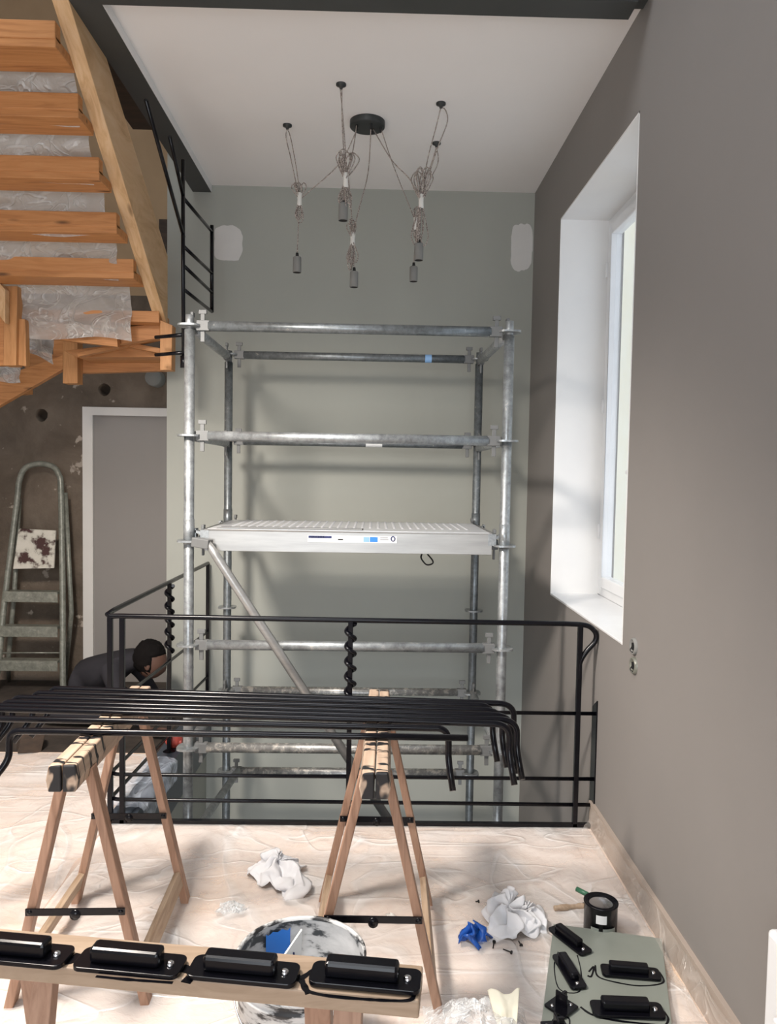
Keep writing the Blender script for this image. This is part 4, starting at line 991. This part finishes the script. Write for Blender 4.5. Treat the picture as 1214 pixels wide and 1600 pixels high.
# clear plastic bag and cream paper
c = at_z(752, 1600, 0.04)
q = MB(); q.grid(60, 50, lambda u, v: Vector((c.x - 0.16 + 0.30 * u, c.y - 0.16 + 0.27 * v, 0.013 + 0.085 * max(0, math.sin(math.pi * u) * math.sin(math.pi * v)) ** 0.7 * (0.7 + 1.0 * abs(noise.noise(Vector((u * 3, v * 3, 2)))) + 0.35 * abs(noise.noise(Vector((u * 9, v * 9, 5))))))))
for v in q.v: v.z = max(v.z, 0.013)
o = q.build('clear_plastic_bag', 'film_clear'); tag(centre(o), 'crumpled clear plastic bag at the bottom of the frame beside the green panel', 'plastic bag')
a, b, d_, e_ = at_z(762, 1549, 0.10), at_z(812, 1549, 0.11), at_z(806, 1625, 0.02), at_z(784, 1625, 0.02)
q = MB(); q.grid(24, 24, lambda u, v: ((a * (1 - u) + b * u) * (1 - v) + (e_ * (1 - u) + d_ * u) * v) + Vector((0, 0.004 * math.cos(u * 6 + v * 2), 0.007 * math.sin(u * 8 - v * 3) * (1 - v) + 0.004 * noise.noise(Vector((u * 6, v * 6, 3))))))
o = q.build('cream_paper', 'cream_paper', solid=0.001); tag(centre(o), 'crumpled cream paper sticking up from the clear plastic bag', 'paper')
# nails and bits
for px, py, an, L, lab in ((771, 1482, 75, 0.035, 'thin screw lying on the sheet below the white rag, upright in the picture'), (792, 1490, -35, 0.028, 'dark screw with a round head lying on the sheet, right of the thin one'), (812, 1476, -80, 0.022, 'short dark screw on the sheet just right of the rag bottom'), (745, 1409, 10, 0.01, 'tiny dark nut on the sheet left of the white rag')):
    p = at_z(px, py, 0.016); p.z = 0.011 + max(0, wr(p.x, p.y)); d_ = Vector((math.cos(R(an)), math.sin(R(an)), 0)); q = MB(); q.tube([p - d_ * L / 2, p + d_ * L / 2], 0.0022, 8); q.tube([p + d_ * L / 2, p + d_ * (L / 2 + 0.004)], 0.006, 10)
    o = q.build('screw', 'black_matte'); tag(centre(o), lab, 'screw', 'screws on the drop sheet')

# ------------------------------------------------------------------ green panel, paint tin, brush
ga, gb = at_z(865, 1443, PZ), at_z(1034, 1466, PZ); gd = at_z(838, 1660, PZ); ge = at_z(1057, 1660, PZ)
pn = thing('painted_panel', (ga + gb + gd + ge) / 4 * 1.0, 'sage green painted board lying on the sheet under small black brackets', 'panel')
pn.location.z = 0.012
dwn = Vector((0, 0, 0.014 - PZ))
MB().prism([ga, gb, ge, gd], dwn).build('board', 'sage_panel', pn, bevel=0.002)
smear('paint_smear', [(872, 1487), (866, 1510), (874, 1545), (905, 1549), (908, 1520), (902, 1492)], 0.002, PZ + 0.0012, '', pn)
smear('paint_smear', [(930, 1508), (934, 1525), (960, 1534), (1000, 1540), (1036, 1535), (1030, 1518)], 0.003, PZ + 0.0012, '', pn)
smear('paint_smear', [(920, 1518), (928, 1510), (924, 1525), (918, 1524)], 0.003, PZ + 0.0012, '', pn)
smear('paint_smear', [(907, 1573), (925, 1585), (960, 1594), (1035, 1602)], 0.004, PZ + 0.0012, '', pn)
smear('paint_smear', [(1000, 1572), (1030, 1576), (1044, 1590), (1040, 1602)], 0.003, PZ + 0.0012, '', pn)
smear('paint_smear', [(955, 1565), (962, 1556), (972, 1562), (984, 1558)], 0.0015, PZ + 0.0012, '', pn)
smear('paint_smear', [(860, 1600), (870, 1588), (888, 1590), (890, 1604)], 0.0025, PZ + 0.0012, '', pn)
cn = at_z(939, 1409, 0.115); cb = Vector((cn.x, cn.y, 0.014)); RC = 0.057
tin = thing('paint_tin', cb, 'black paint tin with a silver lid centre behind the green panel', 'paint tin')
MB().lathe(cb, [(0, 0), (RC, 0), (RC, 0.096), (RC * 1.04, 0.1), (RC * 1.04, 0.104), (RC * 0.98, 0.105), (RC * 0.90, 0.098), (RC * 0.78, 0.097), (RC * 0.74, 0.101), (RC * 0.70, 0.096)], 40).build('can', 'black_paint', tin)
MB().lathe(cb, [(RC * 0.70, 0.096), (RC * 0.6, 0.093), (0, 0.092)], 40).build('lid', 'chrome', tin)
def canlabel(a0, a1, z0, z1, mat, nm='label'):
    MB().grid(8, 2, lambda u, v: cb + Vector((RC * 1.012 * math.cos(R(a0 + (a1 - a0) * u)), RC * 1.012 * math.sin(R(a0 + (a1 - a0) * u)), z0 + (z1 - z0) * v))).build(nm, mat, tin)
canlabel(-122, -86, 0.052, 0.082, 'label_white'); canlabel(-140, -112, 0.012, 0.036, 'sage_panel'); canlabel(-98, -50, 0.012, 0.036, 'sage_panel')
hb = thing('green_scraper', at_z(906, 1392, 0.012), 'small green handled tool leaning on the back of the paint tin', 'scraper')
MB().tube([at_z(901, 1389, 0.11), at(922, 1400, cn.y + 0.05)], 0.009, 10).build('handle', 'green_handle', hb)
br = thing('paint_brush', at_z(890, 1418, 0.014), 'wooden paint brush handle lying beside the paint tin', 'brush')
P = [at_z(866, 1419, 0.022), at_z(876, 1418, 0.022), at_z(890, 1417, 0.022), at_z(904, 1416, 0.022), at_z(912, 1416, 0.022)]
MB().tube(spline(P, 4), [0.009] * 4 + [0.011] * 4 + [0.008] * 4 + [0.011] * 5, 10).build('handle', 'beech_long', br)
MB().tube([at_z(912, 1416, 0.022), at_z(922, 1414, 0.022)], [0.012, 0.016], 10).build('ferrule', 'black_matte', br)
# white roll at the right edge
wq = at_x(1200, 1457, 0.90); q = MB()
zt2 = at_x(1208, 1456, 0.93).z; cy = at_x(1208, 1456, 0.93).y
o = thing('white_plastic_canister', (0.95, cy - 0.05, 0), 'white plastic container standing against the right wall, cut by the frame edge', 'container')
q.box2((0.925, cy - 0.07, 0.0), (1.012, cy + 0.02, zt2)); q.build('body', 'white_gloss', o, bevel=0.012)
q = MB(); q.box((0.920, cy - 0.055, 0.385), (0.016, 0.02, 0.02)); q.build('lug', 'white_gloss', o, bevel=0.004)
# loose film taped along the right wall foot
def tf(u, v):
    y = 1.0 + 2.35 * u; zc_ = 0.02 + 0.10 * v
    return Vector((XR - 0.016 - 0.045 * (1 - v) ** 1.5 - 0.02 * abs(noise.noise(Vector((y * 5, v * 3, 4)))), y, 0.012 + 0.095 * v + 0.012 * noise.noise(Vector((y * 6, v, 8)))))
o = MB().grid(90, 8, tf).build('wall_foot_film', 'film_thin'); tag(centre(o), 'strip of clear film taped along the right baseboard', 'film strip')

def tf(u, v):
    x = -1.22 + 0.26 * u; y = 3.50 + 0.62 * v
    z = 0.030 + 0.02 * abs(noise.noise(Vector((x * 9, y * 7, 3)))) * 2
    if x > WELLX + 0.01: z -= (x - WELLX - 0.01) * 1.1
    return Vector((min(x, WELLX + 0.035) + 0.01 * noise.noise(Vector((u * 3, v * 6, 1))), y + 0.03 * noise.noise(Vector((u * 4, v * 2, 6))), z))
o = MB().grid(24, 40, tf).build('film_flap', 'film_blue'); tag(centre(o), 'bluish loose flap of film lying over the left edge of the stairwell', 'plastic film')
